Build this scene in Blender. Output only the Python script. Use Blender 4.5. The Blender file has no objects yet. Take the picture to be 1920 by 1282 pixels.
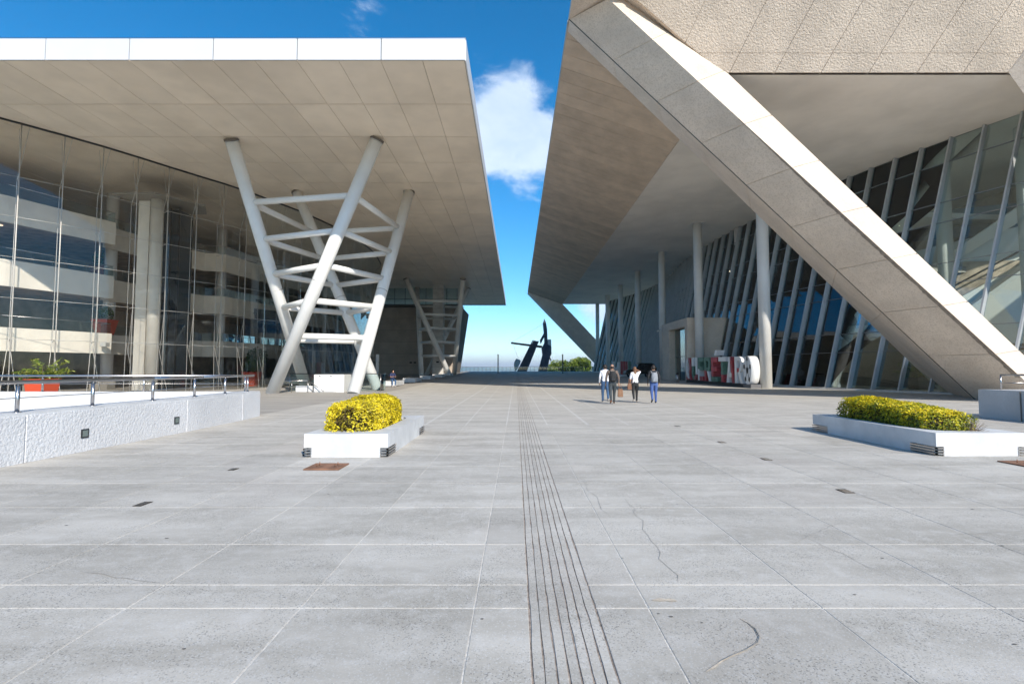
import bpy, bmesh, math, random
from mathutils import Vector, Matrix, noise
R = random.Random(7)
rad = math.radians
S = bpy.context.scene
COL = S.collection

# ------------------------------------------------------------------ camera, sky, sun, exposure
cam_d = bpy.data.cameras.new('camera'); cam = bpy.data.objects.new('camera', cam_d); COL.objects.link(cam)
cam.location = (0, 0, 1.6); cam.rotation_euler = (rad(93.0), 0, 0)
cam_d.sensor_width = 36; cam_d.lens = 36*955/1920; cam_d.shift_x = -8/1920
cam_d.clip_start = 0.05; cam_d.clip_end = 60000
S.camera = cam
SUN = Vector((0.71, -1.42, 1.0)).normalized()          # towards the sun
sl = bpy.data.lights.new('sun', 'SUN'); sl.energy = 3.35; sl.angle = rad(0.53); sl.color = (1.0, 0.92, 0.80)
so = bpy.data.objects.new('sun', sl); COL.objects.link(so)
so.rotation_euler = SUN.to_track_quat('Z', 'Y').to_euler()
W = bpy.data.worlds.new('World'); S.world = W; W.use_nodes = True
S.view_settings.view_transform = 'Standard'; S.view_settings.look = 'None'
S.view_settings.exposure = 0.84; S.view_settings.gamma = 1; S.view_settings.use_curve_mapping = False
SKY_STRENGTH = 0.117

def N(nt, t, **kw):
    n = nt.nodes.new(t)
    for k, v in kw.items():
        if k in n.inputs.keys() if isinstance(k, str) else False: n.inputs[k].default_value = v
        else: setattr(n, k, v)
    return n
def math_(nt, op, a, b=None, c=None, clamp=False):
    n = nt.nodes.new('ShaderNodeMath'); n.operation = op; n.use_clamp = clamp
    for i, x in enumerate((a, b, c)):
        if x is None: continue
        if isinstance(x, (int, float)): n.inputs[i].default_value = x
        else: nt.links.new(x, n.inputs[i])
    return n.outputs[0]
def mixc(nt, f, a, b, mode='MIX'):
    n = nt.nodes.new('ShaderNodeMix'); n.data_type = 'RGBA'; n.blend_type = mode
    for s, x in ((n.inputs[0], f), (n.inputs[6], a), (n.inputs[7], b)):
        if hasattr(x, 'is_output') or isinstance(x, bpy.types.NodeSocket): nt.links.new(x, s)
        elif isinstance(x, (int, float)): s.default_value = x
        else: s.default_value = (*x[:3], 1)
    return n.outputs[2]
def ramp(nt, f, p0, p1):
    n = nt.nodes.new('ShaderNodeMapRange'); n.clamp = True; n.interpolation_type = 'SMOOTHSTEP'
    nt.links.new(f, n.inputs[0]); n.inputs[1].default_value = p0; n.inputs[2].default_value = p1
    return n.outputs[0]
def noise_(nt, vec, scale, detail=4, rough=.55, dist=0):
    n = nt.nodes.new('ShaderNodeTexNoise'); nt.links.new(vec, n.inputs['Vector'])
    n.inputs['Scale'].default_value = scale; n.inputs['Detail'].default_value = detail
    n.inputs['Roughness'].default_value = rough; n.inputs['Distortion'].default_value = dist
    return n.outputs[0]

def build_sky():
    nt = W.node_tree; nt.nodes.clear()
    out = nt.nodes.new('ShaderNodeOutputWorld'); bg = nt.nodes.new('ShaderNodeBackground')
    nt.links.new(bg.outputs[0], out.inputs[0]); bg.inputs[1].default_value = SKY_STRENGTH
    sky = nt.nodes.new('ShaderNodeTexSky'); sky.sky_type = 'NISHITA'; sky.sun_disc = False
    sky.sun_elevation = math.asin(SUN.z); sky.sun_rotation = math.atan2(SUN.x, SUN.y)
    sky.altitude = 1800; sky.air_density = 1.0; sky.dust_density = 0.6; sky.ozone_density = 3.0
    hsv = nt.nodes.new('ShaderNodeHueSaturation'); hsv.inputs['Saturation'].default_value = 1.38; hsv.inputs['Hue'].default_value = .492
    nt.links.new(sky.outputs[0], hsv.inputs['Color'])
    tc = nt.nodes.new('ShaderNodeTexCoord'); v = tc.outputs['Generated']
    m = nt.nodes.new('ShaderNodeMapping'); m.inputs['Scale'].default_value = (1, 1, 1.5); nt.links.new(v, m.inputs[0])
    n1 = noise_(nt, m.outputs[0], 7.0, 9, .62, .35)
    n2 = noise_(nt, m.outputs[0], 2.1, 4, .5, .2)
    tot = None
    # clouds seen in the gap between the roofs and low over the horizon: centre direction, size, strength
    for cx, cy, cz, r, k in ((-.012, .975, .49, .105, 1.05), (.035, .975, .455, .09, .95), (-.03, .977, .44, .08, .8), (.005, .98, .385, .06, .35),
                             (.165, .975, .118, .06, .75), (-.25, .80, .57, .06, .5)):
        dm = nt.nodes.new('ShaderNodeVectorMath'); dm.operation = 'DISTANCE'; nt.links.new(v, dm.inputs[0])
        d = Vector((cx, cy, cz)).normalized(); dm.inputs[1].default_value = d
        b = math_(nt, 'MULTIPLY', math_(nt, 'SUBTRACT', 1.0, math_(nt, 'DIVIDE', dm.outputs['Value'], r)), k)
        b = math_(nt, 'MAXIMUM', b, -1.0)
        tot = b if tot is None else math_(nt, 'MAXIMUM', tot, b)
    blob = ramp(nt, math_(nt, 'ADD', math_(nt, 'MULTIPLY', tot, .55), math_(nt, 'SUBTRACT', n1, .58)), -.02, .26)
    gen = ramp(nt, math_(nt, 'ADD', n2, math_(nt, 'MULTIPLY', math_(nt, 'SUBTRACT', n1, .5), .5)), .60, .78)
    sep = nt.nodes.new('ShaderNodeSeparateXYZ'); nt.links.new(v, sep.inputs[0])
    gen = math_(nt, 'MULTIPLY', gen, ramp(nt, math_(nt, 'MULTIPLY', sep.outputs[1], -1), -.3, .2))
    cov = math_(nt, 'MAXIMUM', blob, gen)
    dens = ramp(nt, n1, .35, .75)
    ccol = mixc(nt, dens, (3.6, 4.4, 5.6), (4.9, 5.5, 6.5))
    c = mixc(nt, math_(nt, 'MULTIPLY', cov, .80), hsv.outputs[0], ccol)
    nt.links.new(c, bg.inputs[0])
build_sky()

# ------------------------------------------------------------------ materials
MATS = {}
def mat(name, col, rough=.6, metal=0, spec=.5, bump=None, var=None, speck=None, emit=None, coat=0, coords='obj'):
    """bump=(scale, strength, detail) noise relief; var=(scale, amount) tone patches; speck=(scale, amount, colour) aggregate"""
    m = bpy.data.materials.new(name); m.use_nodes = True; nt = m.node_tree
    p = nt.nodes['Principled BSDF']
    p.inputs['Roughness'].default_value = rough; p.inputs['Metallic'].default_value = metal
    p.inputs['Specular IOR Level'].default_value = spec
    if coat: p.inputs['Coat Weight'].default_value = coat
    g = nt.nodes.new('ShaderNodeNewGeometry'); v = g.outputs['Position']
    c = col
    if var:
        n = noise_(nt, v, var[0], 6, .6)
        lo = tuple(x*(1-var[1]) for x in col); hi = tuple(min(1, x*(1+var[1])) for x in col)
        c = mixc(nt, ramp(nt, n, .28, .72), lo, hi)
    if speck:
        vo = nt.nodes.new('ShaderNodeTexVoronoi'); vo.inputs['Scale'].default_value = speck[0]; nt.links.new(v, vo.inputs['Vector'])
        sc = nt.nodes.new('ShaderNodeSeparateColor'); nt.links.new(vo.outputs['Color'], sc.inputs[0])
        c = mixc(nt, math_(nt, 'MULTIPLY', ramp(nt, sc.outputs[0], .45, .95), speck[1]), c, speck[2])
    if hasattr(c, 'node'): nt.links.new(c, p.inputs['Base Color'])
    else: p.inputs['Base Color'].default_value = (*col, 1)
    if bump:
        b = nt.nodes.new('ShaderNodeBump'); b.inputs['Strength'].default_value = bump[1]; b.inputs['Distance'].default_value = bump[3] if len(bump) > 3 else .02
        nt.links.new(noise_(nt, v, bump[0], bump[2], .6), b.inputs['Height']); nt.links.new(b.outputs[0], p.inputs['Normal'])
    if emit: p.inputs['Emission Color'].default_value = (*emit[:3], 1); p.inputs['Emission Strength'].default_value = emit[3]
    MATS[name] = m; return m
def rand_tone(m, amt):
    """small tone change from piece to piece"""
    nt = m.node_tree; p = nt.nodes['Principled BSDF']; oi = nt.nodes.new('ShaderNodeObjectInfo')
    s = p.inputs['Base Color']
    f = math_(nt, 'ADD', 1-amt, math_(nt, 'MULTIPLY', oi.outputs['Random'], 2*amt))
    cb = nt.nodes.new('ShaderNodeCombineXYZ')
    for i in range(3): nt.links.new(f, cb.inputs[i])
    src = s.links[0].from_socket if s.links else tuple(s.default_value)
    c = mixc(nt, 1.0, src, cb.outputs[0], 'MULTIPLY'); nt.links.new(c, s)

white_paint = mat('white_paint', (.74, .74, .73), .45, var=(.9, .05), bump=(3, .1, 3))
tower_paint = mat('tower_paint', (.80, .80, .78), .42, var=(.6, .06), bump=(2, .08, 3))
fascia_m = mat('fascia_panel', (.62, .64, .67), .4, var=(.5, .03)); rand_tone(fascia_m, .02)
soffit_m = mat('soffit_panel', (.84, .735, .60), .34, spec=.5, var=(.35, .09), bump=(.7, .12, 2)); rand_tone(soffit_m, .035)
joint_m = mat('joint_dark', (.16, .14, .12), .9)
inner_ceiling_m = mat('inner_ceiling', (.72, .66, .57), .7, var=(.4, .08))
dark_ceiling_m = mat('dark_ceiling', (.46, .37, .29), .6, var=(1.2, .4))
balcony_m = mat('balcony_concrete', (.80, .75, .66), .7, var=(.8, .07), bump=(9, .2, 4))
int_wall_m = mat('interior_wall', (.50, .44, .37), .7, var=(.7, .3))
int_floor_m = mat('interior_floor', (.70, .65, .58), .35, var=(.8, .2))
grey_conc = mat('panel_concrete', (.50, .425, .36), .75, var=(.35, .16), bump=(6, .2, 4)); rand_tone(grey_conc, .05)
col_conc = mat('column_concrete', (.56, .55, .53), .75, var=(1.1, .16), bump=(5, .3, 5))
wood_m = mat('plank_concrete', (.56, .44, .33), .85, var=(.7, .14), speck=(22, .35, (.5, .45, .39)), bump=(14, .35, 5)); rand_tone(wood_m, .08)
beam_m = mat('beam_concrete', (.70, .60, .50), .85, var=(.5, .1), speck=(18, .38, (.46, .37, .29)), bump=(16, .7, 5, .03))
rough_m = mat('hammered_concrete', (.60, .515, .43), .9, var=(.45, .12), speck=(14, .3, (.38, .33, .28)), bump=(11, .9, 5, .12)); rand_tone(rough_m, .02)
plaster_m = mat('soffit_plaster', (.82, .77, .70), .6, var=(.25, .10), bump=(2, .15, 3))
column_m = mat('column_paint', (.72, .71, .68), .45, var=(.6, .06))
fin_m = mat('fin_metal', (.47, .50, .52), .4, metal=.2, var=(.8, .08))
transom_m = mat('transom_metal', (.22, .23, .24), .4, metal=.3)
steel_m = mat('stainless_steel', (.55, .53, .52), .28, metal=1.0)
dark_steel = mat('dark_steel', (.05, .055, .06), .4, metal=.6)
rod_m = mat('rod_metal', (.60, .57, .53), .4, metal=.15)
black_m = mat('black_rubber', (.012, .012, .013), .6)
parapet_m = mat('parapet_concrete', (.66, .665, .68), .9, var=(.5, .09), speck=(30, .12, (.5, .5, .5)), bump=(19, .8, 4, .03))
rparapet_m = mat('right_parapet_concrete', (.50, .50, .50), .9, var=(.8, .1), speck=(60, .3, (.36, .36, .36)), bump=(30, .5, 3))
planter_m = mat('planter_paint', (.60, .61, .62), .6, var=(1.4, .14), bump=(6, .25, 4))
soil_m = mat('soil', (.06, .04, .03), .95, bump=(30, .8, 3))
rust_m = mat('rusty_steel', (.24, .12, .07), .8, var=(5, .35), bump=(30, .3, 4))
red_pot = mat('red_pot', (.62, .08, .03), .4)
trunk_m = mat('trunk', (.10, .07, .05), .9)
screen_m = mat('screen', (.02, .02, .025), .15)
blue_m = mat('blue_wall', (.02, .08, .16), .35, var=(.3, .3))
slant_m = mat('slanted_white_panel', (.78, .79, .77), .5, var=(.3, .06))
lamp_m = mat('lamp_glow', (1, .9, .7), .5, emit=(1, .85, .6, 4))
rust_dark = mat('drain_metal', (.10, .085, .07), .6, metal=.5)
crack_m = mat('crack', (.33, .31, .28), 1)
chip_m = mat('chipped_mortar', (.52, .45, .36), 1, var=(20, .3))

def glass(name, tint, refl_boost=1.0, rough=.0, ior=1.5, reflect_tint=(.95, 1, 1)):
    m = bpy.data.materials.new(name); m.use_nodes = True; nt = m.node_tree; nt.nodes.clear()
    o = nt.nodes.new('ShaderNodeOutputMaterial'); mx = nt.nodes.new('ShaderNodeMixShader')
    t = nt.nodes.new('ShaderNodeBsdfTransparent'); t.inputs[0].default_value = (*tint, 1)
    g = nt.nodes.new('ShaderNodeBsdfGlossy'); g.inputs['Roughness'].default_value = rough; g.inputs[0].default_value = (*reflect_tint, 1)
    f = nt.nodes.new('ShaderNodeFresnel'); f.inputs[0].default_value = ior
    k = math_(nt, 'MULTIPLY', f.outputs[0], refl_boost, clamp=True)
    nt.links.new(k, mx.inputs[0]); nt.links.new(t.outputs[0], mx.inputs[1]); nt.links.new(g.outputs[0], mx.inputs[2])
    nt.links.new(mx.outputs[0], o.inputs[0]); MATS[name] = m; return m
clear_glass = glass('clear_glass', (.99, .99, .985), .62)
green_glass = glass('green_glass', (.84, .91, .90), 1.35, ior=1.55)
door_glass = glass('door_glass', (.60, .70, .66), 1.6)
rail_glass = glass('railing_glass', (.86, .94, .94), 1.0)

# paving material
JX0, JDX, JY0, JDY = -.28, 1.165, 3.5, 1.24
def paving(name, lines):
    m = bpy.data.materials.new(name); m.use_nodes = True; nt = m.node_tree; p = nt.nodes['Principled BSDF']
    p.inputs['Roughness'].default_value = .82; p.inputs['Specular IOR Level'].default_value = .3
    g = nt.nodes.new('ShaderNodeNewGeometry'); v = g.outputs['Position']
    sp = nt.nodes.new('ShaderNodeSeparateXYZ'); nt.links.new(v, sp.inputs[0])
    mp = nt.nodes.new('ShaderNodeMapping'); mp.inputs['Scale'].default_value = (.35, 1.4, 1); nt.links.new(v, mp.inputs[0])
    big = noise_(nt, mp.outputs[0], 1.1, 7, .62, .3)
    med = noise_(nt, v, 6, 6, .65)
    fine = noise_(nt, v, 55, 3, .6)
    c = mixc(nt, ramp(nt, big, .3, .7), (.40, .373, .325), (.575, .542, .485))
    c = mixc(nt, math_(nt, 'MULTIPLY', ramp(nt, med, .45, .72), .5), c, (.63, .605, .565))
    warm = noise_(nt, v, .35, 3, .5)
    c = mixc(nt, math_(nt, 'MULTIPLY', ramp(nt, warm, .5, .7), .45), c, (.50, .455, .41))
    # exposed aggregate: small dark and pale stones
    vo = nt.nodes.new('ShaderNodeTexVoronoi'); vo.inputs['Scale'].default_value = 130; nt.links.new(v, vo.inputs['Vector'])
    sc = nt.nodes.new('ShaderNodeSeparateColor'); nt.links.new(vo.outputs['Color'], sc.inputs[0])
    wear = ramp(nt, noise_(nt, v, 1.7, 5, .6), .36, .62)
    pit = math_(nt, 'MULTIPLY', math_(nt, 'MULTIPLY', ramp(nt, sc.outputs[0], .84, .9), wear), .62)
    c = mixc(nt, pit, c, (.13, .125, .12))
    c = mixc(nt, math_(nt, 'MULTIPLY', ramp(nt, sc.outputs[1], .86, .92), .45), c, (.62, .62, .61))
    c = mixc(nt, math_(nt, 'MULTIPLY', ramp(nt, fine, .35, .7), .16), c, (.33, .33, .33))
    if lines:
        # lime-white mortar joints of the slabs too far off to be built one by one
        fx = math_(nt, 'PINGPONG', math_(nt, 'SUBTRACT', sp.outputs[0], JX0 - JDX*200), JDX/2)
        fy = math_(nt, 'PINGPONG', math_(nt, 'SUBTRACT', sp.outputs[1], JY0 - JDY*200), JDY/2)
        bx = math_(nt, 'PINGPONG', math_(nt, 'SUBTRACT', sp.outputs[0], -2.61 - JDX*400), JDX*2)
        wob = math_(nt, 'MULTIPLY', med, .012)
        l1 = ramp(nt, math_(nt, 'MULTIPLY', math_(nt, 'SUBTRACT', fx, wob), -1), -.014, -.004)
        l2 = ramp(nt, math_(nt, 'MULTIPLY', math_(nt, 'SUBTRACT', fy, wob), -1), -.014, -.004)
        l3 = math_(nt, 'MULTIPLY', ramp(nt, math_(nt, 'MULTIPLY', bx, -1), -.08, -.02), .28)
        l = math_(nt, 'MAXIMUM', math_(nt, 'MAXIMUM', math_(nt, 'MULTIPLY', l1, .55), math_(nt, 'MULTIPLY', l2, .45)), l3)
        c = mixc(nt, l, c, (.68, .67, .65))
    # browner paving left of the long joint
    left = ramp(nt, math_(nt, 'MULTIPLY', math_(nt, 'ADD', sp.outputs[0], 8.95), -1), -.01, .01)
    c = mixc(nt, math_(nt, 'MULTIPLY', left, .75), c, mixc(nt, ramp(nt, big, .3, .7), (.30, .28, .255), (.38, .355, .325)))
    oi = nt.nodes.new('ShaderNodeObjectInfo')
    f = math_(nt, 'ADD', .93, math_(nt, 'MULTIPLY', oi.outputs['Random'], .14)) if not lines else .99
    cb = nt.nodes.new('ShaderNodeCombineXYZ')
    for i in range(3):
        if lines: cb.inputs[i].default_value = f
        else: nt.links.new(f, cb.inputs[i])
    c = mixc(nt, 1.0, c, cb.outputs[0], 'MULTIPLY')
    nt.links.new(c, p.inputs['Base Color'])
    b = nt.nodes.new('ShaderNodeBump'); b.inputs['Strength'].default_value = .35; b.inputs['Distance'].default_value = .004
    nt.links.new(math_(nt, 'SUBTRACT', math_(nt, 'ADD', fine, med), pit), b.inputs['Height']); nt.links.new(b.outputs[0], p.inputs['Normal'])
    return m
slab_m = paving('paving_slab', False); paving_m = paving('paving_far', True)
mortar_m = mat('lime_mortar', (.62, .595, .55), .95, var=(9, .2), bump=(40, .5, 3))
groove_m = mat('groove_bed', (.31, .255, .215), .95, var=(12, .4), bump=(40, .5, 3))

# ------------------------------------------------------------------ mesh helpers
class MB:
    def __init__(s): s.v = []; s.f = []; s.m = []; s.sm = []
    def poly(s, pts, mi=0, smooth=False):
        b = len(s.v); s.v += [tuple(p) for p in pts]; s.f.append(list(range(b, b+len(pts)))); s.m.append(mi); s.sm.append(smooth); return s
    def hexa(s, p, mi=0):       # p: 4 bottom (ccw from above), 4 top
        b = len(s.v); s.v += [tuple(q) for q in p]
        for f in ((3, 2, 1, 0), (4, 5, 6, 7), (0, 1, 5, 4), (1, 2, 6, 5), (2, 3, 7, 6), (3, 0, 4, 7)):
            s.f.append([b+i for i in f]); s.m.append(mi); s.sm.append(False)
        return s
    def box(s, x0, x1, y0, y1, z0, z1, mi=0):
        return s.hexa([(x0, y0, z0), (x1, y0, z0), (x1, y1, z0), (x0, y1, z0), (x0, y0, z1), (x1, y0, z1), (x1, y1, z1), (x0, y1, z1)], mi)
    def prism(s, loops, mi=0, cap=True, smooth=False):      # list of equal loops joined in turn
        b = len(s.v); n = len(loops[0])
        for l in loops: s.v += [tuple(p) for p in l]
        for k in range(len(loops)-1):
            for i in range(n):
                j = (i+1) % n
                s.f.append([b+k*n+i, b+k*n+j, b+(k+1)*n+j, b+(k+1)*n+i]); s.m.append(mi); s.sm.append(smooth)
        if cap:
            s.f.append([b+i for i in reversed(range(n))]); s.m.append(mi); s.sm.append(False)
            s.f.append([b+(len(loops)-1)*n+i for i in range(n)]); s.m.append(mi); s.sm.append(False)
        return s
    def tube(s, a, b_, r, r2=None, n=10, mi=0, cap=True):
        a = Vector(a); b_ = Vector(b_); d = (b_-a).normalized(); u = d.orthogonal().normalized(); w = d.cross(u)
        r2 = r if r2 is None else r2; L = []
        for c, rr in ((a, r), (b_, r2)):
            L.append([c+u*rr*math.cos(t)+w*rr*math.sin(t) for t in (2*math.pi*i/n for i in range(n))])
        return s.prism(L, mi, cap, True)
    def lathe(s, c, prof, n=16, mi=0):                       # prof [(r,z)]
        L = [[(c[0]+r*math.cos(2*math.pi*i/n), c[1]+r*math.sin(2*math.pi*i/n), c[2]+z) for i in range(n)] for r, z in prof]
        return s.prism(L, mi, True, True)
    def mesh(s, name, mats, bevel=0):
        me = bpy.data.meshes.new(name); me.from_pydata(s.v, [], s.f)
        for m in (mats if isinstance(mats, (list, tuple)) else [mats]): me.materials.append(m)
        me.polygons.foreach_set('material_index', s.m); me.polygons.foreach_set('use_smooth', s.sm)
        bm = bmesh.new(); bm.from_mesh(me); bmesh.ops.recalc_face_normals(bm, faces=bm.faces)
        if bevel: bmesh.ops.bevel(bm, geom=list(bm.edges), offset=bevel, segments=2, affect='EDGES')
        bm.to_mesh(me); bm.free(); me.update(); return me
def base(o):
    return Vector(o['_b']) if o is not None and '_b' in o.keys() else Vector((0, 0, 0))
BASE = {}
def ob(name, me, parent=None, loc=None, kind=None):
    o = bpy.data.objects.new(name, me); COL.objects.link(o)
    pb = BASE.get(parent.name, Vector()) if parent else Vector()
    if loc is not None: o.location = Vector(loc) - pb; BASE[o.name] = Vector(loc)
    elif parent: o.location = -pb; BASE[o.name] = Vector((0, 0, 0))
    else: BASE[o.name] = Vector((0, 0, 0))
    if parent: o.parent = parent
    if kind: o['kind'] = kind
    return o
def part(name, mb, mats, parent, bevel=0, kind=None, label=None):
    o = ob(name, mb.mesh(name, mats, bevel), parent, kind=kind)
    if label: o['label'] = label
    return o
def tag(o, label, cat, group=None):
    o['label'] = label; o['category'] = cat
    if group: o['group'] = group
    return o
def thing(name, loc, label, cat, group=None):
    return tag(ob(name, None, None, loc), label, cat, group)
def struct(name, mb, mats, parent=None):
    return ob(name, mb.mesh(name, mats), parent, kind='structure')
def solo(name, mb, mats, label, cat, group=None, bevel=0):     # a thing that is one mesh, origin at its base
    me = mb.mesh(name, mats, bevel)
    xs = [v.co for v in me.vertices]
    c = Vector(((min(p.x for p in xs)+max(p.x for p in xs))/2, (min(p.y for p in xs)+max(p.y for p in xs))/2, min(p.z for p in xs)))
    me.transform(Matrix.Translation(-c)); return tag(ob(name, me, None, c), label, cat, group)
def G(y): return min(max(0, y-40)*.0105, .93)                  # the plaza rises gently away from the camera
def lerp(a, b, t): return tuple(p+(q-p)*t for p, q in zip(a, b))

# ------------------------------------------------------------------ setting: plaza, ground, hills
b = MB()
for y0, y1 in ((-30, 40), (40, 128)):
    for xa, xb in ((-70, .074), (.542, 60)):
        b.poly([(xa, y0, G(y0)-.0035), (xb, y0, G(y0)-.0035), (xb, y1, G(y1)-.0035), (xa, y1, G(y1)-.0035)])
plaza = struct('plaza', b, mortar_m)
XS0, XS1, YS1 = JX0-8*JDX, JX0+9*JDX, JY0+9*JDY
b = MB()
b.poly([(-70, -30, 0), (60, -30, 0), (60, 2.25, 0), (-70, 2.25, 0)])
b.poly([(-70, 2.25, 0), (XS0-.006, 2.25, 0), (XS0-.006, YS1, 0), (-70, YS1, 0)])
b.poly([(XS1+.006, 2.25, 0), (60, 2.25, 0), (60, YS1, 0), (XS1+.006, YS1, 0)])
GX = [.088 + .0628*i for i in range(8)]                      # eight guide grooves along the plaza
def strip(xa, xb):
    b.poly([(xa, YS1, 0), (xb, YS1, 0), (xb, 40, 0), (xa, 40, 0)])
    b.poly([(xa, 40, 0), (xb, 40, 0), (xb, 128, G(128)), (xa, 128, G(128))])
strip(-70, GX[0]-.008); strip(GX[-1]+.008, 60)
struct('paving', b, paving_m)
b = MB()
for y0, y1 in ((-2, 40), (40, 128)):
    b.poly([(GX[0]-.012, y0, G(y0)-.006), (GX[-1]+.012, y0, G(y0)-.006), (GX[-1]+.012, y1, G(y1)-.006), (GX[0]-.012, y1, G(y1)-.006)])
struct('groove_bed', b, groove_m)
for i in range(7):
    b = MB(); a_, c_ = GX[i]+.0055, GX[i+1]-.0055
    ys = [-.5]; 
    while ys[-1] < 20: ys.append(ys[-1]+R.uniform(.12, .3))
    ys += [40, 128]
    L = []
    for y in ys:
        w = .004 if y < 20 else 0
        L.append([(a_+R.uniform(-w, w), y, G(y)-.008), (c_+R.uniform(-w, w), y, G(y)-.008), (c_+R.uniform(-w, w), y, G(y)), (a_+R.uniform(-w, w), y, G(y))])
    b.prism(L); o = ob('guide_strip', b.mesh('guide_strip', slab_m), plaza)
# slabs one by one near the camera
rows = [2.26, JY0, JY0+.37] + [JY0+k*JDY for k in range(1, 10)]
cols = [JX0+k*JDX for k in range(-8, 10)]
for j in range(len(rows)-1):
    for i in range(len(cols)-1):
        xa, xb = cols[i]+.0042, cols[i+1]-.0042; ya, yb = rows[j]+.0045, rows[j+1]-.0045
        if j >= 3: ya, yb = rows[j]+.0035, rows[j+1]-.0035
        segs = [(xa, xb)]
        if i == 8: segs = [(xa, GX[0]-.008), (GX[-1]+.008, xb)]
        for sa, sb in segs:
            b = MB(); n = 6
            e = lambda: R.uniform(-.0026, .0026)
            loop = []
            for (p, q) in (((sa, ya), (sb, ya)), ((sb, ya), (sb, yb)), ((sb, yb), (sa, yb)), ((sa, yb), (sa, ya))):
                for k in range(n): t = k/n; loop.append((p[0]+(q[0]-p[0])*t+e(), p[1]+(q[1]-p[1])*t+e()))
            b.prism([[(x, y, -.012) for x, y in loop], [(x, y, -.002) for x, y in loop],
                     [(x+(.004 if x < (sa+sb)/2 else -.004), y+(.004 if y < (ya+yb)/2 else -.004), 0) for x, y in loop]])
            ob('slab', b.mesh('slab', slab_m), plaza)

def ribbon(name, pts, w, m, z=.004, jit=.4):
    b = MB(); L = []
    for i, (x, y) in enumerate(pts):
        q = pts[min(i+1, len(pts)-1)]; p = pts[max(i-1, 0)]
        d = Vector((q[0]-p[0], q[1]-p[1])).normalized(); n = Vector((-d.y, d.x)); ww = w*(1+R.uniform(-jit, jit))*(.25 if i in (0, len(pts)-1) else 1)
        L.append(((x-n.x*ww, y-n.y*ww, z), (x+n.x*ww, y+n.y*ww, z)))
    for i in range(len(L)-1): b.poly([L[i][0], L[i][1], L[i+1][1], L[i+1][0]])
    return ob(name, b.mesh(name, m), plaza)
def wander(p, q, n, amp):
    return [(p[0]+(q[0]-p[0])*i/n+amp*1.6*noise.noise(Vector((i*.45, p[0], p[1])))+R.uniform(-amp, amp)*.3, p[1]+(q[1]-p[1])*i/n+R.uniform(-amp, amp)*.4) for i in range(n+1)]
ribbon('crack', [(1.0, 2.78), (1.06, 2.82), (1.13, 2.88), (1.2, 2.93), (1.27, 2.97), (1.35, 3.02), (1.41, 3.07), (1.45, 3.13), (1.47, 3.22), (1.46, 3.3), (1.43, 3.36)], .0055, chip_m)
ribbon('crack', [(1.1, 2.86), (1.2, 2.925), (1.3, 2.98), (1.41, 3.06), (1.455, 3.13), (1.472, 3.22), (1.458, 3.3)], .0028, crack_m, .008)
ribbon('crack', wander((1.2, 3.9), (1.35, 6.4), 16, .05), .0016, crack_m)
ribbon('crack', wander((1.0, 5.6), (.95, 7.6), 14, .04), .0016, crack_m)
ribbon('crack', wander((2.9, 3.9), (2.75, 4.9), 10, .04), .0016, crack_m)
ribbon('crack', wander((2.5, 4.75), (3.4, 5.4), 10, .04), .0016, crack_m)
ribbon('crack', wander((4.2, 5.0), (5.6, 5.2), 12, .05), .0016, crack_m)
ribbon('crack', wander((5.0, 6.2), (5.3, 7.1), 10, .05), .0016, crack_m)
ribbon('crack', wander((-3.4, 4.1), (-2.7, 3.9), 8, .03), .0025, crack_m)
ribbon('crack', wander((.95, 3.62), (1.12, 3.6), 6, .02), .02, chip_m)

spot_m = mat('gum_spot', (.12, .115, .11), .9)
for x, y, r_ in ((.93, 3.42, .012), (1.0, 3.38, .016), (1.17, 3.3, .011), (-.22, 3.35, .013), (.9, 4.4, .01), (-1.9, 3.0, .012), (2.4, 3.7, .014), (3.1, 4.4, .016), (-3.3, 4.9, .018), (-.9, 5.2, .012), (4.4, 4.7, .02), (1.9, 6.1, .014), (-2.4, 6.6, .016), (5.2, 5.9, .02), (2.9, 3.05, .013), (-4.6, 5.3, .02)):
    b = MB(); b.poly([(x+r_*R.uniform(.7, 1.2)*math.cos(a), y+.6*r_*R.uniform(.7, 1.2)*math.sin(a), .003) for a in [2*math.pi*i/9 for i in range(9)]]); ob('gum_spot', b.mesh('gum_spot', spot_m), plaza)
# surrounding ground down to the valley, and hills at the horizon
land_m = mat('valley_land', (.10, .12, .07), .95, var=(.0006, .5))
b = MB()
ysx = [(-3000, -.6), (-60, -.6), (129.5, -.6), (131, .2), (150, -2), (400, -60), (1200, -130), (4000, -170), (30000, -170)]
xsx = [-30000, -3000, -300, -75, 62, 300, 3000, 30000]
for (ya, za), (yb, zb) in zip(ysx, ysx[1:]):
    for xa, xb in zip(xsx, xsx[1:]):
        b.poly([(xa, ya, za), (xb, ya, za), (xb, yb, zb), (xa, yb, zb)])
struct('ground', b, land_m)
b = MB(); n = 160; L = [[], [], []]
for i in range(n+1):
    x = -16000 + 32000*i/n
    h = 40+190*max(0, noise.fractal(Vector((x/5200, 3.3, 0)), 1.0, 2.0, 5)+.35)+25*noise.noise(Vector((x/900, 1, 0)))
    L[0].append((x, 10500, -175)); L[1].append((x, 12200+300*noise.noise(Vector((x/700, 9, 0))), h)); L[2].append((x, 15500, -175))
for k in range(2):
    for i in range(n): b.poly([L[k][i], L[k][i+1], L[k+1][i+1], L[k+1][i]], smooth=True)
struct('hills', b, land_m)

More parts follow.
